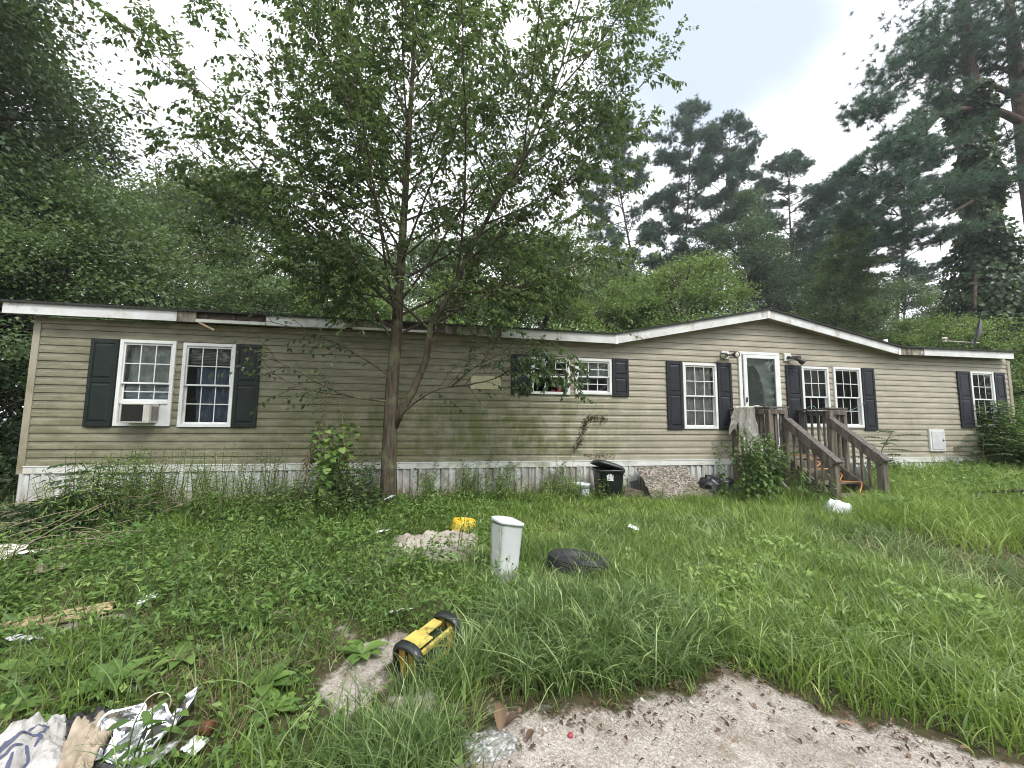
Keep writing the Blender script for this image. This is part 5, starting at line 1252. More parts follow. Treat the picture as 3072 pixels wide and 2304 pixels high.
# --- pines
def tufts(LV, rng, P, D, per, ln, wd, tint):
    n = len(P); Pn = np.repeat(P, per, 0); Dn = np.repeat(D, per, 0)
    A = Dn * .55 + rng.normal(size=(n * per, 3)) * .62
    L_ = ln * rng.uniform(.7, 1.2, n * per)
    A = unit(A); S = unit(np.cross(A, rng.normal(size=(n * per, 3)))) * wd
    b = Pn
    v = np.stack([b - S, b + S, b + A * L_[:, None] - np.array([0, 0, .06]) * L_[:, None]], 1).reshape(-1, 3)
    LV.V.append(v); LV.F.append(np.arange(len(v)) + LV.n); LV.n += len(v)
    LV.T.append(np.repeat(np.repeat(tint, per), 3))
def pine(seed, H, Rx, base, nl, label, group, mat="needle_blue", per=26, ln=.40, wd=.017, trunk_r=.2, dens=1.0, cone=False):
    rng = np.random.default_rng(seed)
    t = thing("pine_tree", label, "tree", (0, 0, 0), group); wood = MB(); LV = Leaves()
    tp = curve((0, 0, -.3), (0, 0, 1), H, 10, rng, .08, .035)
    wood.tube([tuple(p) for p in tp], list(np.linspace(trunk_r, .03, len(tp))), 9)
    for k in range(nl):
        f = (k + rng.uniform(0, 1)) / nl; z = base + (H - base - .3) * f ** .9
        if cone: L_ = Rx * (1.02 - f) ** .8 * rng.uniform(.75, 1.1)
        else: L_ = Rx * (math.sin(math.pi * min(1, .14 + f * .86)) ** .7) * rng.uniform(.55, 1.15) + .5
        az = k * 2.399 + rng.uniform(-.5, .5); up = .1 + .7 * f if not cone else .35 + .4 * f
        p0 = np.array([np.interp(z, tp[:, 2], tp[:, j]) for j in range(3)])
        C = curve(p0, (math.cos(az), math.sin(az), up * .7), L_, 6, rng, .03, .10)
        wood.tube([tuple(p) for p in C], list(np.linspace(.055 if not cone else .03, .012, len(C))), 5, False)
        nb = int((9 + L_ * 5.0) * dens)
        for b in range(nb):
            tt = .35 + .65 * (b + rng.uniform(0, 1)) / nb if not cone else .12 + .88 * (b + rng.uniform(0, 1)) / nb
            p, d = at_curve(C, np.array([min(.999, tt)])); side = unit(np.cross(d[0], [0, 0, 1])) * rng.choice([-1, 1])
            U = curve(p[0], d[0] * .6 + side * .8 + np.array([0, 0, .3]), rng.uniform(.4, 1.1) * (1.3 - tt), 3, rng, .08, .15)
            if b % 2 == 0: wood.tube([tuple(q) for q in U], [.014, .01, .009, .006], 4, False)
            n = 4; P, D = at_curve(U, rng.uniform(.3, .999, n)); P = P + rng.normal(size=P.shape).clip(-1.4, 1.4) * .26
            tufts(LV, rng, P, D + np.array([0, 0, .5]), per, ln, wd, .45 + rng.normal() * .16 + rng.normal(size=n) * .1)
    obj("trunk", wood, "bark_pine", t); link("crown", LV.mesh("crown"), mat, t)
    return t
GP = "pines behind the home"
pA = pine(31, 33, 4.8, 13, 52, "first of the three tall pines over the gable's rise, nearest the front tree", GP)
place(pA, 18.9, 34, 0, first=True)
pB = pine(32, 33, 4.7, 13, 50, "middle and tallest of the three pines rising behind the gable", GP)
place(pB, 22.0, 34, 0, first=True)
place(pA, 27.2, 35, 2.4, (.9, .9, .93), "last of the three pines, leaning out beside the open sky")
place(pB, 32.6, 30, 1.2, (1.1, 1.1, .84), "flat topped pine between the dark broadleaf tree and the ivy clad pine")
place(pA, 37.0, 32, 4.0, (1.05, 1.05, .78), "pine standing behind the flat topped pine")
place(pB, 41.0, 30, 5.0, (1.1, 1.1, .85), "pine half hidden behind the ivy clad pine's trunk")
pC = pine(33, 10.8, 3.0, 1.4, 62, "bushy young pine with soft needles right behind the gable peak", GP, "needle_green", 16, .28, .018, .12, .75, True)
place(pC, 21.0, 18.2, 0, (1.05, 1.05, 1.12), first=True)
# the big pines at the edge of the yard
PADS = [(28.19, 22.82, 2.04), (24.75, 21.73, 1.67), (22.69, 20.05, 1.34), (21.31, 18.39, 1.24), (20.28, 16.85, 1.01), (18.75, 15.69, 0.85), (24.48, 19.5, 1.66), (27.83, 20.31, 1.4), (22.5, 16.53, 0.89), (24.01, 17.29, 0.83), (20.94, 14.77, 1.09), (19.29, 13.4, 1.0), (21.58, 13.53, 0.81), (23.92, 14.86, 0.83), (26.52, 17.17, 0.92), (28.08, 15.79, 1.1), (20.4, 11.44, 0.87), (22.4, 12.15, 1.11), (24.68, 12.75, 0.91), (27.05, 13.2, 1.24), (18.59, 11.8, 0.85), (17.58, 12.7, 0.7), (26.13, 20.72, 1.38), (18.69, 10.94, 1.0), (20.86, 10.37, 1.02), (22.99, 10.42, 0.89)]
def big_pine():
    rng = np.random.default_rng(41)
    gx = 25.3; t = thing("ivy_clad_pine", "huge old pine with ivy wrapped trunk and sweeping limbs above the satellite dish", "tree", (gx, 14, .4), GP)
    wood = MB(); LV = Leaves(); IV = Leaves()
    T1 = [(25.3, 14, -.2), (25.25, 14, 5), (25.35, 14, 9.7), (25.5, 14, 14.9), (25.7, 14, 18.5), (25.8, 14, 24), (25.9, 14, 29)]
    wood.tube(T1, [.45, .40, .36, .32, .28, .2, .05], 12)
    for pts, r_ in (([(29.3, 14.3, 17.2), (26.9, 14, 17.2), (23.3, 13.7, 16.3), (21.3, 13.5, 14.6), (19.2, 13.2, 13.9)], .2), ([(25.5, 14, 15.1), (24.6, 13.9, 15.0), (22.4, 13.6, 13.7)], .16), ([(29.3, 14.2, 13.9), (27.8, 14, 13.8), (24.9, 13.8, 12.2), (22.3, 13.5, 10.9)], .2), ([(29.3, 14.3, 18.7), (26.8, 14.1, 18.7), (24.6, 13.8, 18.4)], .17), ([(25.6, 14, 16.5), (27, 14.8, 18), (28.4, 15.2, 20)], .14), ([(25.3, 14, 9.5), (24.0, 13.6, 8.3), (23.2, 13.3, 6.6)], .12)):
        C = cordpts(pts, 5); wood.tube(C, list(np.linspace(r_, .04, len(C))), 8)
    for (x, z, r) in PADS:
        for rep in range(2):
            c = np.array([x, 14 + rng.uniform(-1.1, 1.1), z]); n = int(38 * (r / 1.2) ** 1.5) + 5
            g = rng.normal(size=(n, 3)).clip(-1.5, 1.5) * np.array([.55, .55, .27]) * r; P = c + g
            D = unit(g + np.array([0, 0, .7])); tufts(LV, rng, P, D, 44, .36, .012, .42 + rng.normal() * .15 + rng.normal(size=n) * .12)
            for q in range(3):
                e = c + rng.normal(size=3) * .5 * r; m = c + (np.array([25.6, 14, z - .5]) - c) * .15
                wood.tube([tuple(m), tuple((m + e) / 2 + np.array([0, 0, .15])), tuple(e)], [.035, .02, .01], 4, False)
    # ivy on the trunk
    n = 15000; z = rng.uniform(.2, 1, n) ** .8 * 18.0; th = rng.uniform(0, 6.283, n)
    rad = (.55 + 1.4 * np.exp(-((z - 5.5) / 3.6) ** 2) + .25 * np.sin(z * 1.7 + th * 2)) * rng.uniform(.5, 1.15, n)
    P = np.stack([25.4 + rad * np.cos(th), 14 + rad * np.sin(th), z], -1); out = np.stack([np.cos(th), np.sin(th), np.full(n, .3)], -1)
    A = np.array([0, 0, -.8]) + out * .5 + rng.normal(size=(n, 3)) * .4; L_ = rng.uniform(.16, .3, n)
    IV.add(P, A, out + rng.normal(size=(n, 3)) * .3, L_, L_ * .8, .35 + .15 * np.sin(z * 2.3 + th * 3) + rng.normal(size=n) * .12, 2)
    off = Matrix.Translation(-WLOC[t.name])
    obj("trunk", wood, "bark_pine", t)
    for nm, L_, mt in (("crown", LV, "needle_blue"), ("ivy", IV, "leaf_dark")):
        me = L_.mesh(nm); me.transform(off); link(nm, me, mt, t)
    t2 = thing("pine_tree", "thick pine trunk at the frame's edge beside the ivy clad pine", "tree", (29.6, 14.3, .4), GP)
    w2 = MB(); w2.tube([(29.7, 14.3, -.2), (29.6, 14.3, 6), (29.4, 14.3, 14), (29.5, 14.3, 20), (29.6, 14.3, 28)], [.42, .38, .33, .28, .08], 12)
    L2 = Leaves()
    for k in range(16):
        z = rng.uniform(17, 28); az = rng.uniform(0, 6.28); c = np.array([29.5 + 3.2 * math.cos(az), 15.5 + 2.5 * math.sin(az), z]); n = 70
        w2.tube([(29.5, 14.3, z - .8), tuple(c)], [.08, .02], 5, False)
        g = rng.normal(size=(n, 3)) * np.array([1, 1, .6]); tufts(L2, rng, c + g, unit(g + np.array([0, 0, .7])), 26, .36, .014, .45 + rng.normal(size=n) * .15)
    obj("trunk", w2, "bark_pine", t2); me = L2.mesh("crown"); me.transform(Matrix.Translation(-WLOC[t2.name])); link("crown", me, "needle_blue", t2)
big_pine()

# --- weeds, vines and shrubs: one plant each
def herb(name, label, cat, group, h, nst, ll, lw, gap, mat, seed, stem="green_stem", lean=.25, q=4, r=.006, start=.1, droop=.15, at=(0, 0, 0), face=None, tint=.45, down=-.15, taper=.35, whorl=1, clim=None):
    rng = np.random.default_rng(seed); t = thing(name, label, cat, at, group); st = MB(); LV = Leaves(); o = np.array(at, float)
    for s in range(nst):
        az = rng.uniform(0, 6.283); k = rng.uniform(0, 1) * lean
        d0 = np.array([math.cos(az) * k, math.sin(az) * k, 1.0]); p0 = o + np.array([rng.normal() * .03 * nst ** .5, rng.normal() * .03 * nst ** .5, -.03])
        hh = h * rng.uniform(.7, 1.0) if s else h
        C = curve(p0, d0, hh, 8, rng, .02, .07) if clim is None else curve(p0, d0, hh, 10, rng, .04, .16)
        if clim is not None: C[:, 1] = np.clip(C[:, 1], clim - .06, clim - .012)
        st.tube([tuple(p) for p in C], list(np.linspace(r, r * .35, len(C))), 5, False)
        n = max(3, int(hh / gap)); ts = start + (1 - start) * (np.arange(n) + .5) / n
        for w in range(whorl):
            P, D = at_curve(C, np.minimum(ts, .999)); a = np.arange(n) * 2.4 + w * 6.283 / whorl + rng.uniform(0, 6)
            out = np.stack([np.cos(a), np.sin(a), np.zeros(n)], -1)
            if face is not None: out = unit(out + np.array(face))
            A = out + np.stack([np.zeros(n), np.zeros(n), down + .3 * (ts - .4)], -1) + rng.normal(size=(n, 3)) * .18
            L_ = ll * (1 - taper * ts) * rng.uniform(.7, 1.2, n); pet = out * (L_ * .18)[:, None]
            LV.add(P + pet, A, np.array([0, 0, 1.0]) + rng.normal(size=(n, 3)) * .25, L_, L_ * lw, tint + rng.normal(size=n) * .16, q, droop)
    obj("stem", st, stem, t)
    me = LV.mesh("foliage"); me.transform(Matrix.Translation(-WLOC[t.name])); link("foliage", me, mat, t)
    return t
def gp(x, y): return (x, y, gzf(x, y))
herb("dead_weed_spike", "tall brown dried weed spike leaning against the siding left of the tree", "weed", None, 1.95, 1, .17, .22, .012, "leaf_dry", 51, "dry_stem", .12, at=gp(-2.06, 6.85), down=-.9, droop=.3, start=.22, taper=.75, r=.012)
herb("dead_weed_spike", "thinner dry weed stalk between the brown spike and the tree trunk", "weed", None, 1.75, 1, .12, .25, .03, "leaf_dry", 52, "dry_stem", .15, at=gp(-1.36, 6.8), down=-.8, start=.2, taper=.6, r=.008)
herb("grape_vine", "climbing vine with big pale green lobed leaves next to the brown weed spike", "vine", None, 1.45, 11, .15, .95, .045, "leaf_weed", 53, at=gp(-1.66, 6.75), lean=.42, tint=.62, droop=.25, down=-.5)
herb("elder_shrub", "dark leafy shrub at the foot of the tree trunk, on the window side", "shrub", None, 1.0, 46, .12, .7, .045, "leaf_dark", 54, at=gp(-1.35, 6.55), lean=.7, tint=.6, q=2)
herb("leafy_weed", "low dark broad leaved weed patch in front of the brown spike", "weed", None, .6, 30, .12, .85, .045, "leaf_dark", 55, at=gp(-1.95, 6.3), lean=1.0, tint=.6, q=2)
herb("leafy_weed", "low dark broad leaved weed patch before the trunk's foot", "weed", None, .6, 34, .12, .85, .045, "leaf_dark", 56, at=gp(-1.2, 6.15), lean=1.0, tint=.65, q=2)
# compound leaved sapling near the corner
def sumac(at, h, seed, label):
    rng = np.random.default_rng(seed); t = thing("sumac_sapling", label, "sapling", at); st = MB(); LV = Leaves(); o = np.array(at)
    C = curve(o, (.1, -.1, 1), h, 6, rng, .02, .06); st.tube([tuple(p) for p in C], list(np.linspace(.010, .005, 7)), 6, False)
    for k in range(13):
        p, d = at_curve(C, np.array([.35 + .64 * k / 12.])); az = k * 2.4
        U = curve(p[0], (math.cos(az), math.sin(az) * .7, .45), .42, 6, rng, -.10, .04); st.tube([tuple(q) for q in U], [.004] * 6 + [.002], 4, False)
        ts = np.repeat(np.linspace(.3, .98, 6), 2); P, D = at_curve(U, ts); sg = np.tile([1, -1], 6)[:, None]
        A = D * .5 + unit(np.cross(D, [0, 0, 1])) * sg + np.array([0, 0, -.2]); LV.add(P, A, np.array([0, 0, 1.0]) + rng.normal(size=(12, 3)) * .15, .12, .05, .35 + rng.normal(size=12) * .1, 4)
    obj("stem", st, "green_stem", t); me = LV.mesh("foliage"); me.transform(Matrix.Translation(-WLOC[t.name])); link("foliage", me, "leaf_dark", t)
sumac(gp(-4.35, 6.3), .85, 61, "dark sapling with feathered leaves before the skirting below the air conditioner")
sumac(gp(8.9, F - .5), 1.1, 62, "bright feathered sapling by the wall just past the steps")
sumac(gp(12.0, F - .45), .9, 63, "feathered sapling beside the grey access panel")
# weeds in a row along the skirting
GW = "weeds growing along the skirting"
w1 = herb("tall_weed", "feathery green weed growing along the skirting", "weed", GW, .95, 7, .075, .22, .020, "leaf_weed", 71, lean=.35, q=2, tint=.6)
w2 = herb("tall_weed", "leafy green weed growing along the skirting", "weed", GW, .75, 8, .11, .45, .045, "leaf_weed", 72, lean=.5, q=2, tint=.5)
w3 = herb("tall_weed", "narrow leaved green weed growing along the skirting", "weed", GW, .85, 6, .14, .16, .025, "leaf_weed", 73, lean=.45, q=2, tint=.7, down=-.4)
rng = np.random.default_rng(77); first = {}
for i in range(86):
    if i < 34: x, y = rng.uniform(-4.9, -2.2), rng.uniform(5.7, 7.1); w = rng.choice([0, 0, 2])
    elif i < 60: x, y = rng.uniform(-.4, 2.4), rng.uniform(6.5, 7.25); w = rng.choice([0, 1, 1, 2])
    elif i < 70: x, y = rng.uniform(-2.6, -.9), rng.uniform(5.7, 6.3); w = rng.choice([1, 1, 0])
    elif i < 78: x, y = rng.uniform(3.1, 5.6), rng.uniform(6.25, 6.6); w = 1
    else: x, y = rng.uniform(8.0, 13.5), rng.uniform(6.6, 7.2); w = rng.choice([0, 1])
    p = (w1, w2, w3)[w]; s = rng.uniform(.6, 1.1) * (1.12 if i < 34 else .85) * (.55 if 70 <= i < 78 else 1)
    if w not in first: first[w] = 1; p.location = gp(x, y); p.scale = (s, s, s); p.rotation_euler = (0, 0, rng.uniform(0, 6))
    else: copy_thing(p, gp(x, y), rng.uniform(0, 6.28), (s, s, s), tilt=(rng.uniform(-.15, .15), rng.uniform(-.15, .15)))
GY = "weeds standing in the yard"
y1 = herb("yard_weed", "feathery weed standing above the low growth of the yard", "weed", GY, .55, 6, .06, .26, .02, "leaf_weed", 171, lean=.5, q=2, tint=.65)
y2 = herb("yard_weed", "leafy weed standing above the low growth of the yard", "weed", GY, .42, 7, .09, .5, .04, "leaf_weed", 172, lean=.6, q=2, tint=.6)
for i in range(64):
    x, y = (rng.uniform(-4.6, -.5), rng.uniform(2.9, 6.0)) if i < 46 else (rng.uniform(.6, 6.0), rng.uniform(4.4, 6.4))
    if math.hypot(x, y - 4.76) < .75: x -= 1.3
    p = (y1, y2)[i % 2]; s_ = rng.uniform(.5, 1.15) * (1 if i < 46 else .6)
    if i < 2: p.location = gp(x, y); p.scale = (s_,) * 3
    else: copy_thing(p, gp(x, y), rng.uniform(0, 6.28), (s_, s_, s_), tilt=(rng.uniform(-.25, .25), rng.uniform(-.25, .25)))
for i, (x, hh, sd) in enumerate(((-.10, .85, 1), (.55, .78, 2), (1.0, .95, 3), (1.35, .80, 4), (2.15, .8, 5))):
    herb("climbing_vine", ["first thin vine climbing the stained skirting beside the trunk", "second vine on the skirting, counting from the trunk", "thickest vine on the skirting below the cream vent cover", "low vine on the skirting below the kitchen shutter", "vine on the skirting behind the white bucket"][i], "vine", "vines on the skirting", hh, 3, .08, .7, .035, "leaf_weed", 80 + sd, at=(x, F - .09, gzf(x, F - .1)), lean=.15, q=2, tint=.4, clim=F - .05, face=(0, -.8, 0), r=.004)
# thin dead vine straggling up the siding
dv = thing("dead_vine", "thin dead vine straggling up the siding between kitchen and porch", "vine", (2.3, F - .03, .8))
m = MB(); C = cordpts([(2.05, F - .055, .2), (2.25, F - .055, .62), (2.45, F - .055, .80), (2.62, F - .03, 1.05), (2.75, F - .03, 1.3), (2.82, F - .03, 1.52), (2.95, F - .03, 1.60), (3.25, F - .03, 1.59)], 5); m.tube(C, .005, 5)
m.tube(cordpts([(2.62, F - .03, .86), (2.9, F - .03, .90), (3.25, F - .03, .87)], 4), .003, 4)
obj("stem", m, "dry_stem", dv); LV = Leaves(); n = 230; P, D = at_curve(np.array([tuple(c) for c in C]), rng.uniform(.35, .999, n))
LV.add(P + rng.normal(size=(n, 3)) * np.array([.035, .006, .03]), rng.normal(size=(n, 3)) + np.array([0, -.3, -.4]), rng.normal(size=(n, 3)) + np.array([0, -1, .4]), .045, .028, .3 + rng.normal(size=n) * .2, 2)
n = 40; P = np.stack([rng.uniform(2.8, 3.4, n), np.full(n, F - .03), .87 + rng.normal(size=n) * .02], -1); LV.add(P, rng.normal(size=(n, 3)), np.array([0, -1, .3]) + rng.normal(size=(n, 3)) * .3, .045, .03, .6, 2)
me = LV.mesh("foliage"); me.transform(Matrix.Translation(-WLOC[dv.name])); link("foliage", me, "leaf_dry", dv)
herb("porch_vine", "dense dark green vine heaped against the porch corner post", "vine", None, 1.4, 34, .10, .85, .035, "leaf_weed", 91, at=gp(5.48, 6.05), lean=.36, tint=.28, q=2, droop=.3, down=-.5)
herb("arching_weed", "dark arching weed with narrow leaves beside the porch steps", "weed", None, .78, 16, .19, .2, .05, "leaf_weed", 92, at=gp(5.98, 5.72), lean=.75, tint=.3, q=4, droop=.35, down=-.3)
herb("leafy_weed", "low leafy weed in front of the black trash bags", "weed", None, .45, 12, .10, .55, .04, "leaf_weed", 93, at=gp(5.25, 6.05), lean=.8, tint=.45, q=2)
herb("tall_weed", "dark curled weed standing between trash can and leaning sheet", "weed", None, .62, 2, .16, .25, .05, "leaf_weed", 94, at=gp(3.42, 7.0), lean=.15, tint=.2, droop=.4, down=-.4)
herb("can_vine", "small leafed vine climbing the trash can's side", "vine", None, .5, 8, .07, .7, .035, "leaf_weed", 95, at=gp(2.80, 6.56), lean=.25, tint=.25, q=2)
herb("wall_vine", "leafy vine covering the lower half of the farthest window", "vine", None, 1.8, 26, .15, .62, .03, "leaf_weed", 96, at=(12.95, F - .16, .45), lean=.30, tint=.35, q=2, face=(0, -.5, 0), r=.008, start=.2, taper=.2)
herb("corner_shrub", "dark rounded shrub at the far corner of the home", "shrub", None, 1.2, 80, .16, .55, .03, "leaf_weed", 97, at=gp(13.1, 6.8), lean=.8, tint=.15, q=2)
herb("corner_shrub", "lighter shrub between the dark corner shrub and the frame's edge", "shrub", None, 1.0, 60, .15, .55, .03, "leaf_weed", 98, at=gp(14.2, 6.9), lean=.8, tint=.5, q=2)
herb("pale_weed", "pale green upright weed in the grass between bin and trash can", "weed", None, .55, 3, .11, .2, .02, "leaf_weed", 99, at=gp(1.75, 6.15), lean=.15, tint=.9)
herb("leafy_weed", "leafy weed standing right in front of the foil trays", "weed", None, .34, 3, .13, .36, .045, "leaf_weed", 100, at=gp(-1.20, 2.15), lean=.25, tint=.40, r=.005)
herb("dark_thistle", "dusty dark spike of weed among the grass left of the blanket", "weed", None, .5, 2, .05, .3, .008, "leaf_dark", 101, at=gp(-1.75, 3.35), lean=.12, tint=.8)
herb("goldenrod", "thin tall stalk with sparse leaves growing beside the blanket", "weed", None, .55, 2, .06, .25, .03, "leaf_weed", 102, at=gp(.22, 4.55), lean=.1, tint=.3)
# broad leaved rosettes, every leaf a piece of its own
def rosette(label, x, y, n, ll, seed, up=.5, tint=.55, mat="leaf_weed"):
    rng = np.random.default_rng(seed); t = thing("dock_plant", label, "plant", gp(x, y), "broad leaved rosettes in the grass")
    for k in range(n):
        az = k * 2.399 + rng.uniform(-.3, .3); l = ll * rng.uniform(.7, 1.15); w = l * rng.uniform(.34, .46); e = up * rng.uniform(.5, 1.2); vs = []
        na, nb = 8, 4
        for i in range(na + 1):
            s = i / na; ww = w * .5 * (math.sin(math.pi * min(1, max(0, s - .12) / .88) ** .75) ** .9 if s > .12 else 0) + .003
            rr = l * (s * math.cos(e * (1 - s * .7))); zz = l * (s * math.sin(e) - .55 * e * s * s) + .012
            for j in range(nb + 1):
                v = (j / nb - .5) * 2; wv = .06 * ww * math.sin(s * 20 + j * 2)
                a, b = rr, v * ww; vs.append((x + a * math.cos(az) - b * math.sin(az), y + a * math.sin(az) + b * math.cos(az), gzf(x, y) + zz + .22 * ww * v * v + wv))
        m = MB().add(vs, [(i * 5 + j, (i + 1) * 5 + j, (i + 1) * 5 + j + 1, i * 5 + j + 1) for i in range(na) for j in range(nb)], True)
        o = obj("leaf", m, mat, t); a = o.data.attributes.new("tint", 'FLOAT', 'POINT'); a.data.foreach_set("value", np.clip(np.full(len(vs), tint + rng.normal() * .12), 0, 1).astype(np.float32))
for i, (x, y, n, l, up, tn, lb) in enumerate(((-.44, 2.83, 11, .17, .55, .62, "broad leaved rosette on the bare patch left of the work light"), (-.92, 2.62, 7, .19, .9, .55, "upright broad leaved plant behind the paper cup"), (-.80, 2.42, 8, .17, .5, .6, "broad leaved rosette to the sand side of the foil trays"), (-1.75, 2.72, 9, .2, .8, .55, "broad leaved plant behind the paper sack"), (-2.1, 2.5, 9, .2, .8, .5, "broad leaved plant at the picture corner beside the paper sack"), (-1.5, 2.92, 8, .18, .9, .6, "broad leaved plant above the cup in thick grass"), (-2.3, 2.95, 9, .2, .8, .6, "broad leaved plant left of the dark weed spike"), (-1.25, 3.35, 8, .16, .6, .6, "broad leaved plant in front of the bare patch with the torn wrapper"), (-.9, 4.6, 9, .17, .8, .6, "broad leaved plant left of the blanket"), (-1.3, 4.3, 9, .18, .8, .5, "broad leaved plant farther left of the blanket"), (.12, 4.05, 7, .15, .7, .65, "broad leaved plant between blanket and white bin"), (-2.7, 3.05, 9, .2, .9, .5, "broad leaved plant before the tan board"), (.0, 2.08, 7, .12, .6, .4, "small broad leaved plant by the long dead leaf"))):
    rosette(lb, x, y, n, l, 120 + i, up, tn)
# brush pile of dead canes
bp = thing("brush_pile", "tangle of pale dead canes heaped at the left corner of the skirting", "brush pile", gp(-4.7, 5.6)); m = MB(); rng = np.random.default_rng(131)
for k in range(180):
    x, y = rng.uniform(-6.4, -3.7), rng.uniform(4.8, 6.5); a = rng.uniform(-.5, .9); l = rng.uniform(.5, 1.2)
    C = curve((x, y, gzf(x, y) + .02), (math.cos(a), rng.uniform(-.5, .3), rng.uniform(.15, .8)), l, 7, rng, -.10, .07); m.tube([tuple(p) for p in C], list(np.linspace(.007, .003, 8)), 5, False)
obj("cane", m, "dry_stem", bp)
m = MB(); LV = Leaves(); n = 5200; P = np.stack([rng.uniform(-6.6, -3.6, n), rng.uniform(5.0, 6.9, n), rng.uniform(0, 1, n)], -1)
P[:, 2] = gz(P[:, 0], P[:, 1]) + P[:, 2] * .38 * np.exp(-((P[:, 1] - 6.2) / .8) ** 2 - ((P[:, 0] + 4.6) / .9) ** 2) + .03
LV.add(P, rng.normal(size=(n, 3)) + np.array([0, -.3, -.3]), rng.normal(size=(n, 3)) + np.array([0, 0, 1]), .10, .05, .25 + rng.normal(size=n) * .2, 2)
me = LV.mesh("dead_foliage"); me.transform(Matrix.Translation(-WLOC[bp.name])); link("dead_foliage", me, "leaf_dark", bp)

# ------------------------------------------------------------------ grass and ground cover
def in_view(x, y, marg=.10):
    a = np.arctan2(x, y) - math.asin(.1795); return (np.abs(a) < R(53.5) + marg) & (np.hypot(x, y) > 1.3)
SOLID = [(.655, 3.90, .15), (1.40, 3.90, .24), (3.02, 6.86, .27), (2.55, 6.93, .15), (-.02, 2.66, .25), (-1.72, 2.12, .26), (-1.58, 2.3, .2), (-1.42, 2.12, .16), (-1.34, 2.3, .17), (-1.2, 2.3, .14), (.27, 1.97, .12), (-.74, 6.72, .17), (6.0, 5.22, .17), (.36, 5.42, .15)]
def free(x, y):
    ok = ~((y > F - .06) & (x > XL) & (x < XR)) & ~((x > 5.95) & (x < 7.72) & (y > 6.42)) & ~((x > 6.36) & (x < 7.28) & (y > 5.56))
    for sx, sy, sr in SOLID: ok &= (x - sx) ** 2 + (y - sy) ** 2 > sr * sr
    ok &= ~((np.abs((x - .0) / .46) ** 4 + np.abs((y - 4.80) / .36) ** 4) < 1)
    ok &= ~((x > 3.75) & (x < 4.9) & (y > 6.48))
    return ok
class Blades:
    def __init__(s): s.V = []; s.F = []; s.T = []; s.C = []; s.n = 0
    def add(s, x, y, h, w, bend, seg, tint, rng, az=None, lift=0.0):
        n = len(x); z = gz(x, y) + lift
        az = rng.uniform(0, 6.283, n) if az is None else az
        d = np.stack([np.cos(az), np.sin(az), np.zeros(n)], -1); fa = az + rng.uniform(-1.2, 1.2, n) + 1.57
        sd = np.stack([np.cos(fa), np.sin(fa), np.zeros(n)], -1); B = np.stack([x, y, z - .01], -1)
        lv = []
        for i in range(seg):
            t = i / seg; c = B + d * (h * bend * t ** 1.8)[:, None]; c[:, 2] += h * (t - bend * .42 * t ** 2.6)
            ww = (w * (1 - t ** 1.6 * .75))[:, None] * .5; lv += [c - sd * ww, c + sd * ww]
        c = B + d * (h * bend)[:, None]; c[:, 2] += h * (1 - bend * .42); lv.append(c)
        k = 2 * seg + 1; v = np.stack(lv, 1).reshape(-1, 3); f = []
        for i in range(seg - 1): f += [2 * i, 2 * i + 1, 2 * i + 3, 2 * i, 2 * i + 3, 2 * i + 2]
        f += [2 * seg - 2, 2 * seg - 1, 2 * seg]
        s.V.append(v); s.F.append((np.array(f)[None] + (np.arange(n) * k)[:, None] + s.n).ravel()); s.n += n * k; s.T.append(np.repeat(tint, k))
    def mesh(s, nm):
        F_ = np.concatenate(s.F); return np_mesh(nm, np.concatenate(s.V), F_, np.full(len(F_) // 3, 3), np.clip(np.concatenate(s.T), 0, 1))
rng = np.random.default_rng(151)
def scatter(n, x0, x1, y0, y1):
    x = rng.uniform(x0, x1, n); y = rng.uniform(y0, y1, n); k = in_view(x, y) & free(x, y) & (rng.uniform(0, 1, n) > sandmask(x, y) * 1.9 - .06); return x[k], y[k]
def edge(x, y):  # grass thins out and stays short where it meets the sand
    return 1 - .62 * sst(.0, .42, y * 0 + np.maximum(sandmask(x, y), .8 * sandmask(x, y - .10))) * np.random.default_rng(3).uniform(.5, 1.2, len(x))
def lush(x, y):  # 0 weedy left .. 1 bright right
    return np.clip(sst(-.6, 2.2, x + .25 * wob(x, y, 1.1, 3)) , 0, 1)
B = Blades()
# close range
x, y = scatter(62000, -3.4, 4.6, 1.3, 4.6); lu = lush(x, y); cl = .5 + .5 * wob(x, y, 2.3, 1)
k = rng.uniform(0, 1, len(x)) < .55 + .40 * lu; x, y, lu, cl = x[k], y[k], lu[k], cl[k]
B.add(x, y, (.04 + .20 * cl.clip(0, 1) + .08 * lu) * rng.uniform(.5, 1.35, len(x)) * edge(x, y), rng.uniform(.005, .0105, len(x)), rng.uniform(.15, .95, len(x)), 4, .30 + .22 * lu + .16 * wob(x, y, 1.6, 5) + rng.normal(size=len(x)) * .20, rng)
# mid range
x, y = scatter(74000, -7, 9, 4.6, 7.45); lu = lush(x, y); cl = .5 + .5 * wob(x, y, 1.7, 1)
k = rng.uniform(0, 1, len(x)) < .55 + .42 * lu; x, y, lu, cl = x[k], y[k], lu[k], cl[k]
far = sst(3.0, 7.0, x)
B.add(x, y, (.07 + .20 * cl.clip(0, 1) + .16 * far) * rng.uniform(.5, 1.35, len(x)), rng.uniform(.008, .014, len(x)), rng.uniform(.15, .9, len(x)), 3, .34 + .24 * lu + .18 * wob(x, y, 1.2, 5) + rng.normal(size=len(x)) * .19, rng)
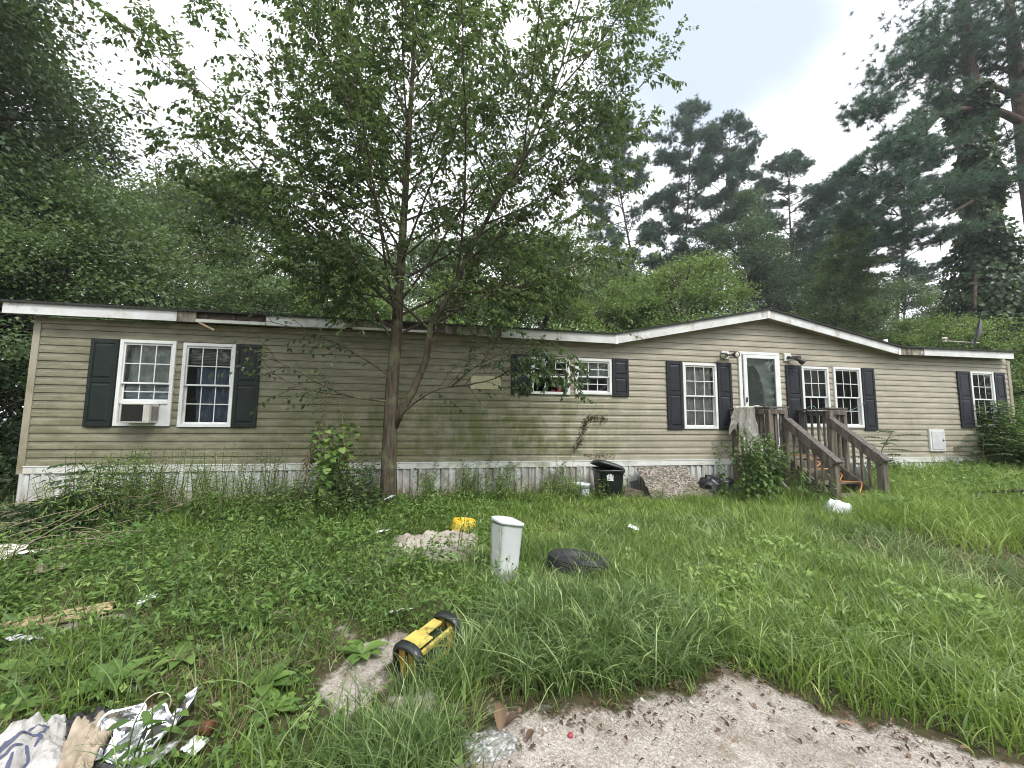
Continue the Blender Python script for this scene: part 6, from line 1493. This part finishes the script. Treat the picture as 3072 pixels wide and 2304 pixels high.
# far field at the right
x, y = scatter(34000, 6, 19, 3.6, 9.5); B.add(x, y, rng.uniform(.18, .5, len(x)), rng.uniform(.011, .020, len(x)), rng.uniform(.2, .95, len(x)), 3, .55 + .18 * wob(x, y, .9, 2) + rng.normal(size=len(x)) * .2, rng)
x, y = scatter(9000, -18, -6.4, 4.5, 13); B.add(x, y, rng.uniform(.15, .4, len(x)), rng.uniform(.01, .016, len(x)), rng.uniform(.2, .8, len(x)), 3, .2 + rng.normal(size=len(x)) * .1, rng)
tag(link("grass", B.mesh("grass"), "grass_blade"), kind='stuff')
# long arching grass: the big clump before the sand, tufts through the right half
G = Blades()
n = 8000; cx = rng.choice(np.linspace(.25, 1.95, 22), n); cy = rng.choice(np.linspace(2.3, 3.25, 12), n)
cx = cx + wob(cx * 3, cy * 3, 1.3, 1) * .06; cy = cy + wob(cy * 4, cx * 3, 1.1, 2) * .06
x = cx + rng.normal(size=n) * .05; y = cy + rng.normal(size=n) * .045
k = (y > np.interp(x, _bx, _by) + .05) & (((x - 1.12) / .84) ** 2 + ((y - 2.72) / .66) ** 2 < 1) & free(x, y); x, y = x[k], y[k]
az = np.arctan2(y - 2.85, x - 1.1) + rng.normal(size=len(x)) * 1.6
G.add(x, y, rng.uniform(.16, .48, len(x)) * (.72 + .4 * wob(x, y, 4.5, 3)).clip(.4, 1.15), rng.uniform(.006, .012, len(x)), rng.uniform(.3, 1.3, len(x)), 6, .36 + rng.normal(size=len(x)) * .22 + (rng.uniform(0, 1, len(x)) > .86) * .45, rng, az)
x, y = scatter(9000, .25, 2.4, 3.15, 4.7); tf = wob(x, y, 3.1, 2); k = tf > rng.uniform(-.6, .6, len(x)); x, y = x[k], y[k]
G.add(x, y, rng.uniform(.14, .30, len(x)), rng.uniform(.0045, .0085, len(x)), rng.uniform(.4, 1.2, len(x)), 5, .52 + rng.normal(size=len(x)) * .2, rng)
x, y = scatter(22000, 1.6, 5.8, 1.6, 5.4); tf = wob(x, y, 2.6, 4); k = tf > rng.uniform(-.5, .7, len(x)); x, y = x[k], y[k]
G.add(x, y, rng.uniform(.14, .36, len(x)) * edge(x, y), rng.uniform(.006, .012, len(x)), rng.uniform(.4, 1.2, len(x)), 5, .52 + .22 * wob(x, y, 1.2, 1) + rng.normal(size=len(x)) * .24, rng)
x, y = scatter(16000, -4.2, .4, 1.4, 5.2); tf = wob(x, y, 3.0, 6); k = tf > rng.uniform(-.2, .8, len(x)); x, y = x[k], y[k]
G.add(x, y, rng.uniform(.15, .36, len(x)), rng.uniform(.005, .010, len(x)), rng.uniform(.4, 1.1, len(x)), 5, .45 + rng.normal(size=len(x)) * .18, rng)
n = 1100; x = rng.normal(size=n) * .17 - .15; y = 1.95 + rng.normal(size=n) * .10; k = in_view(x, y) & free(x, y); x, y = x[k], y[k]; G.add(x, y, rng.uniform(.12, .34, len(x)), rng.uniform(.004, .006, len(x)), rng.uniform(.3, 1.1, len(x)), 5, .45 + rng.normal(size=len(x)) * .2, rng)
# fountain over the tyre and the work light
for tx_, ty_2, n, h in ((1.36, 3.60, 130, .36), (1.58, 3.62, 60, .3), (.10, 2.42, 110, .30), (-.10, 2.42, 90, .27), (.22, 2.50, 130, .34), (.02, 2.50, 30, .3), (.2, 2.72, 60, .3), (.60, 3.72, 60, .2), (.85, 3.8, 60, .22)):
    x = tx_ + rng.normal(size=n) * .06; y = ty_2 + rng.normal(size=n) * .03; G.add(x, y, h * rng.uniform(.6, 1.2, n), rng.uniform(.004, .007, n), rng.uniform(.3, 1.0, n), 5, .5 + rng.normal(size=n) * .22, rng)
# pale seed stalks with forked heads
x, y = scatter(520, -2.5, 4.2, 1.7, 4.6); k = rng.uniform(0, 1, len(x)) < .3 + .6 * sst(-.4, .8, x); x, y = x[k], y[k]; h = rng.uniform(.28, .50, len(x)); az = rng.uniform(0, 6.283, len(x)); bd = rng.uniform(.25, .6, len(x))
G.add(x, y, h, np.full(len(x), .0032), bd, 5, np.full(len(x), .85), rng, az)
tx_, ty_2 = x + np.cos(az) * h * bd, y + np.sin(az) * h * bd; tz_ = h * (1 - bd * .42)
for q in range(3): G.add(tx_, ty_2, rng.uniform(.06, .12, len(x)), np.full(len(x), .004), rng.uniform(.7, 1.25, len(x)), 3, np.full(len(x), .98), rng, az + (q - 1) * .8 + rng.normal(size=len(x)) * .2, tz_ + .01)
tag(link("long_grass", G.mesh("long_grass"), "grass_long"), kind='stuff')
# thin tufts straggling out over the sand
n = 70; tx_ = rng.uniform(.15, 3.1, n); ty_2 = np.interp(tx_, _bx, _by) - rng.exponential(.13, n)
for a, b in zip(tx_, ty_2):
    m = rng.integers(3, 16); x = a + rng.normal(size=m) * .025; y = b + rng.normal(size=m) * .025
    G.add(x, y, rng.uniform(.03, .14, m), rng.uniform(.003, .005, m), rng.uniform(.4, 1.3, m), 4, .4 + rng.normal(size=m) * .2, rng)
# dry straw
S = Blades(); x, y = scatter(11000, -3.0, .5, 1.9, 4.2); k = wob(x, y, 2.0, 8) > .1; x, y = x[k], y[k]; S.add(x, y, rng.uniform(.08, .22, len(x)), rng.uniform(.003, .005, len(x)), rng.uniform(.6, 1.5, len(x)), 3, rng.uniform(.3, 1, len(x)), rng)
x, y = scatter(2600, .2, 3.8, 1.3, 2.6); S.add(x, y, rng.uniform(.04, .13, len(x)), rng.uniform(.002, .004, len(x)), rng.uniform(.8, 1.8, len(x)), 3, rng.uniform(.2, .9, len(x)), rng)
x, y = scatter(9000, .8, 7.5, 2.6, 6.8); k = wob(x, y, 1.1, 6) > rng.uniform(-.2, 1.1, len(x)); x, y = x[k], y[k]; S.add(x, y, rng.uniform(.10, .28, len(x)), rng.uniform(.003, .006, len(x)), rng.uniform(.4, 1.4, len(x)), 3, rng.uniform(.4, 1, len(x)), rng)
tag(link("dry_grass", S.mesh("dry_grass"), "leaf_dry"), kind='stuff')
# creeping broad leaves
W = Leaves()
def cover(n, x0, x1, y0, y1, h, ls, tint, mask=None, q=2, wr=.55):
    x, y = scatter(n, x0, x1, y0, y1)
    if mask is not None: k = mask(x, y) > rng.uniform(0, 1, len(x)); x, y = x[k], y[k]
    m = len(x); hm = h * (.6 + .5 * wob(x, y, 1.9, 2)).clip(.15, 1.3)
    P = np.stack([x, y, gz(x, y) + .01 + rng.uniform(0, 1, m) ** .7 * hm], -1)
    A = np.stack([rng.normal(size=m), rng.normal(size=m), rng.normal(size=m) * .5 + (.45 if wr < .4 else .05)], -1); N = np.array([0, 0, 1.0]) + rng.normal(size=(m, 3)) * .35
    L_ = ls * rng.uniform(.6, 1.4, m); W.add(P, A, N, L_, L_ * wr * rng.uniform(.8, 1.2, m), tint + .16 * wob(x, y, 1.3, 4) + rng.normal(size=m) * .15, q)
cover(42000, -5.2, .8, 3.0, 7.2, .34, .060, .52, lambda x, y: (1 - .75 * lush(x, y)) * (.6 + .45 * wob(x, y, 2.4, 7)) * (1 - .8 * sst(-3.3, -4.1, x) * sst(4.6, 5.2, y)), 2, .30)
cover(7000, -4.6, .2, 3.2, 6.9, .28, .07, .50, lambda x, y: (1 - .8 * lush(x, y)) * (wob(x, y, 1.4, 9) > -.1))
cover(6000, -3.2, .2, 1.8, 4.2, .10, .045, .55, lambda x, y: .8 - .6 * lush(x, y))
cover(46000, .4, 5.8, 4.3, 6.9, .09, .038, .70, lambda x, y: .3 + .7 * sst(4.2, 5.4, y))
cover(9000, 1.9, 4.2, 2.3, 4.2, .22, .055, .92, lambda x, y: (wob(x, y, 1.6, 2) > .0) * .8)
cover(9000, 6.5, 14, 4.8, 7.3, .4, .08, .6)
tag(link("creeping_weeds", W.mesh("creeping_weeds"), "leaf_weed"), kind='stuff')
# dead leaves and grit on the bare ground
D = Leaves(); n = 22000; x = rng.uniform(-.7, 3.2, n); y = rng.uniform(1.3, 3.2, n); e = np.interp(x, _bx, _by); k = in_view(x, y) & free(x, y) & (((np.abs(y - e + .06) < rng.exponential(.13, n) * (1 + .8 * wob(x, y, 5, 2))) & (x > .1)) | ((sandmask(x, y) > .4) & (rng.uniform(0, 1, n) < .07))); x, y = x[k], y[k]; m = len(x)
L_ = .008 + .032 * rng.uniform(0, 1, m) ** 3; D.add(np.stack([x, y, gz(x, y) + .014], -1), np.stack([rng.normal(size=m), rng.normal(size=m), rng.normal(size=m) * .15], -1), np.array([0, 0, 1.0]) + rng.normal(size=(m, 3)) * .4, L_, L_ * rng.uniform(.15, .6, m), rng.uniform(0, 1, m) ** 2, 4, .25, .3)
tag(link("fallen_leaves", D.mesh("fallen_leaves"), "dead_leaf"), kind='stuff')
def grit(n, smin, smax, mat, name, x0=-.8, x1=3.4, y0=1.25, y1=3.1, bias=None):
    x = rng.uniform(x0, x1, n); y = rng.uniform(y0, y1, n); k = in_view(x, y) & (sandmask(x, y) > .45) & free(x, y)
    if bias is not None: k &= np.abs(y - np.interp(x, _bx, _by) + .12) < bias
    x, y = x[k], y[k]; m = len(x)
    t = np.array([(1, 0, 0), (-1, 0, 0), (0, 1, 0), (0, -1, 0), (0, 0, 1), (0, 0, -1)], float); f = np.array([0, 2, 4, 2, 1, 4, 1, 3, 4, 3, 0, 4, 2, 0, 5, 1, 2, 5, 3, 1, 5, 0, 3, 5])
    s = smin + (smax - smin) * rng.uniform(0, 1, m) ** 3; a = rng.uniform(0, 6.28, m)
    v = t[None] * (s[:, None, None] * rng.uniform(.5, 1.2, (m, 6, 1))) * np.array([1, .8, .6]); c, q = np.cos(a)[:, None], np.sin(a)[:, None]
    v = np.stack([v[..., 0] * c - v[..., 1] * q + x[:, None], v[..., 0] * q + v[..., 1] * c + y[:, None], v[..., 2] + (gz(x, y) + .010 * wob(x, y, 7, 1) + s * .15)[:, None]], -1).reshape(-1, 3)
    F_ = (f[None] + (np.arange(m) * 6)[:, None]).ravel(); tag(link(name, np_mesh(name, v, F_, np.full(len(F_) // 3, 3)), mat), kind='stuff')
grit(9000, .0015, .006, "stone_grey", "dark_grit"); grit(9000, .0015, .006, "stone_pale", "pale_grit"); grit(260, .006, .022, "stone_grey", "pebbles", bias=.25); grit(130, .006, .024, "stone_pale", "pale_pebbles", .2, 2.6, 1.6, 2.6, .3)
# the wood across the clearing, behind the viewer: it shows in the window panes
Q = Leaves(); n = 26000; cx_ = np.linspace(-55, 60, 40); ci = rng.integers(0, 40, n); x = cx_[ci] + rng.normal(size=n) * 1.9; y = -24 - 5 * np.sin(ci * 1.9) + rng.normal(size=n) * 1.9
top = 11 + 4 * np.sin(ci * 2.7); z = rng.uniform(0, 1, n) * top; Q.add(np.stack([x, y, z], -1), rng.normal(size=(n, 3)), rng.normal(size=(n, 3)) + np.array([0, .5, .8]), .75, .5, .45 + rng.normal(size=n) * .2, 2)
tag(link("far_woods", Q.mesh("far_woods"), "leaf_mid"), kind='stuff')
# low weeds and undergrowth in the dark beside the end wall
U = Leaves(); n = 16000; x = rng.uniform(-13, XL - .15, n); y = rng.uniform(6.6, 12, n); P = np.stack([x, y, rng.uniform(0, 1, n) ** .8 * (1.0 + .5 * wob(x, y, 1.1, 2)).clip(.2, 1.8)], -1)
U.add(P, rng.normal(size=(n, 3)) + np.array([0, -.2, -.3]), rng.normal(size=(n, 3)) * .5 + np.array([0, -.3, 1]), rng.uniform(.07, .13, n), rng.uniform(.04, .07, n), .25 + rng.normal(size=n) * .15, 2)
tag(link("undergrowth", U.mesh("undergrowth"), "leaf_dark"), kind='stuff')
# ------------------------------------------------------------------ humid summer air
hm_, ht, ho = newmat("haze_air")
hv = ht.nodes.new("ShaderNodeVolumePrincipled"); hv.inputs["Density"].default_value = 0.0010; hv.inputs["Color"].default_value = (.90, .95, 1.0, 1); hv.inputs["Anisotropy"].default_value = 0.2
ht.links.new(hv.outputs[0], ho.inputs["Volume"])
tag(obj("haze", MB().box(-420, 420, -320, 620, -1.4, 46), "haze_air"), kind='stuff')
print("TRIS", sum(len(m.polygons) for m in bpy.data.meshes), {m.name: len(m.polygons) for m in bpy.data.meshes if len(m.polygons) > 30000})
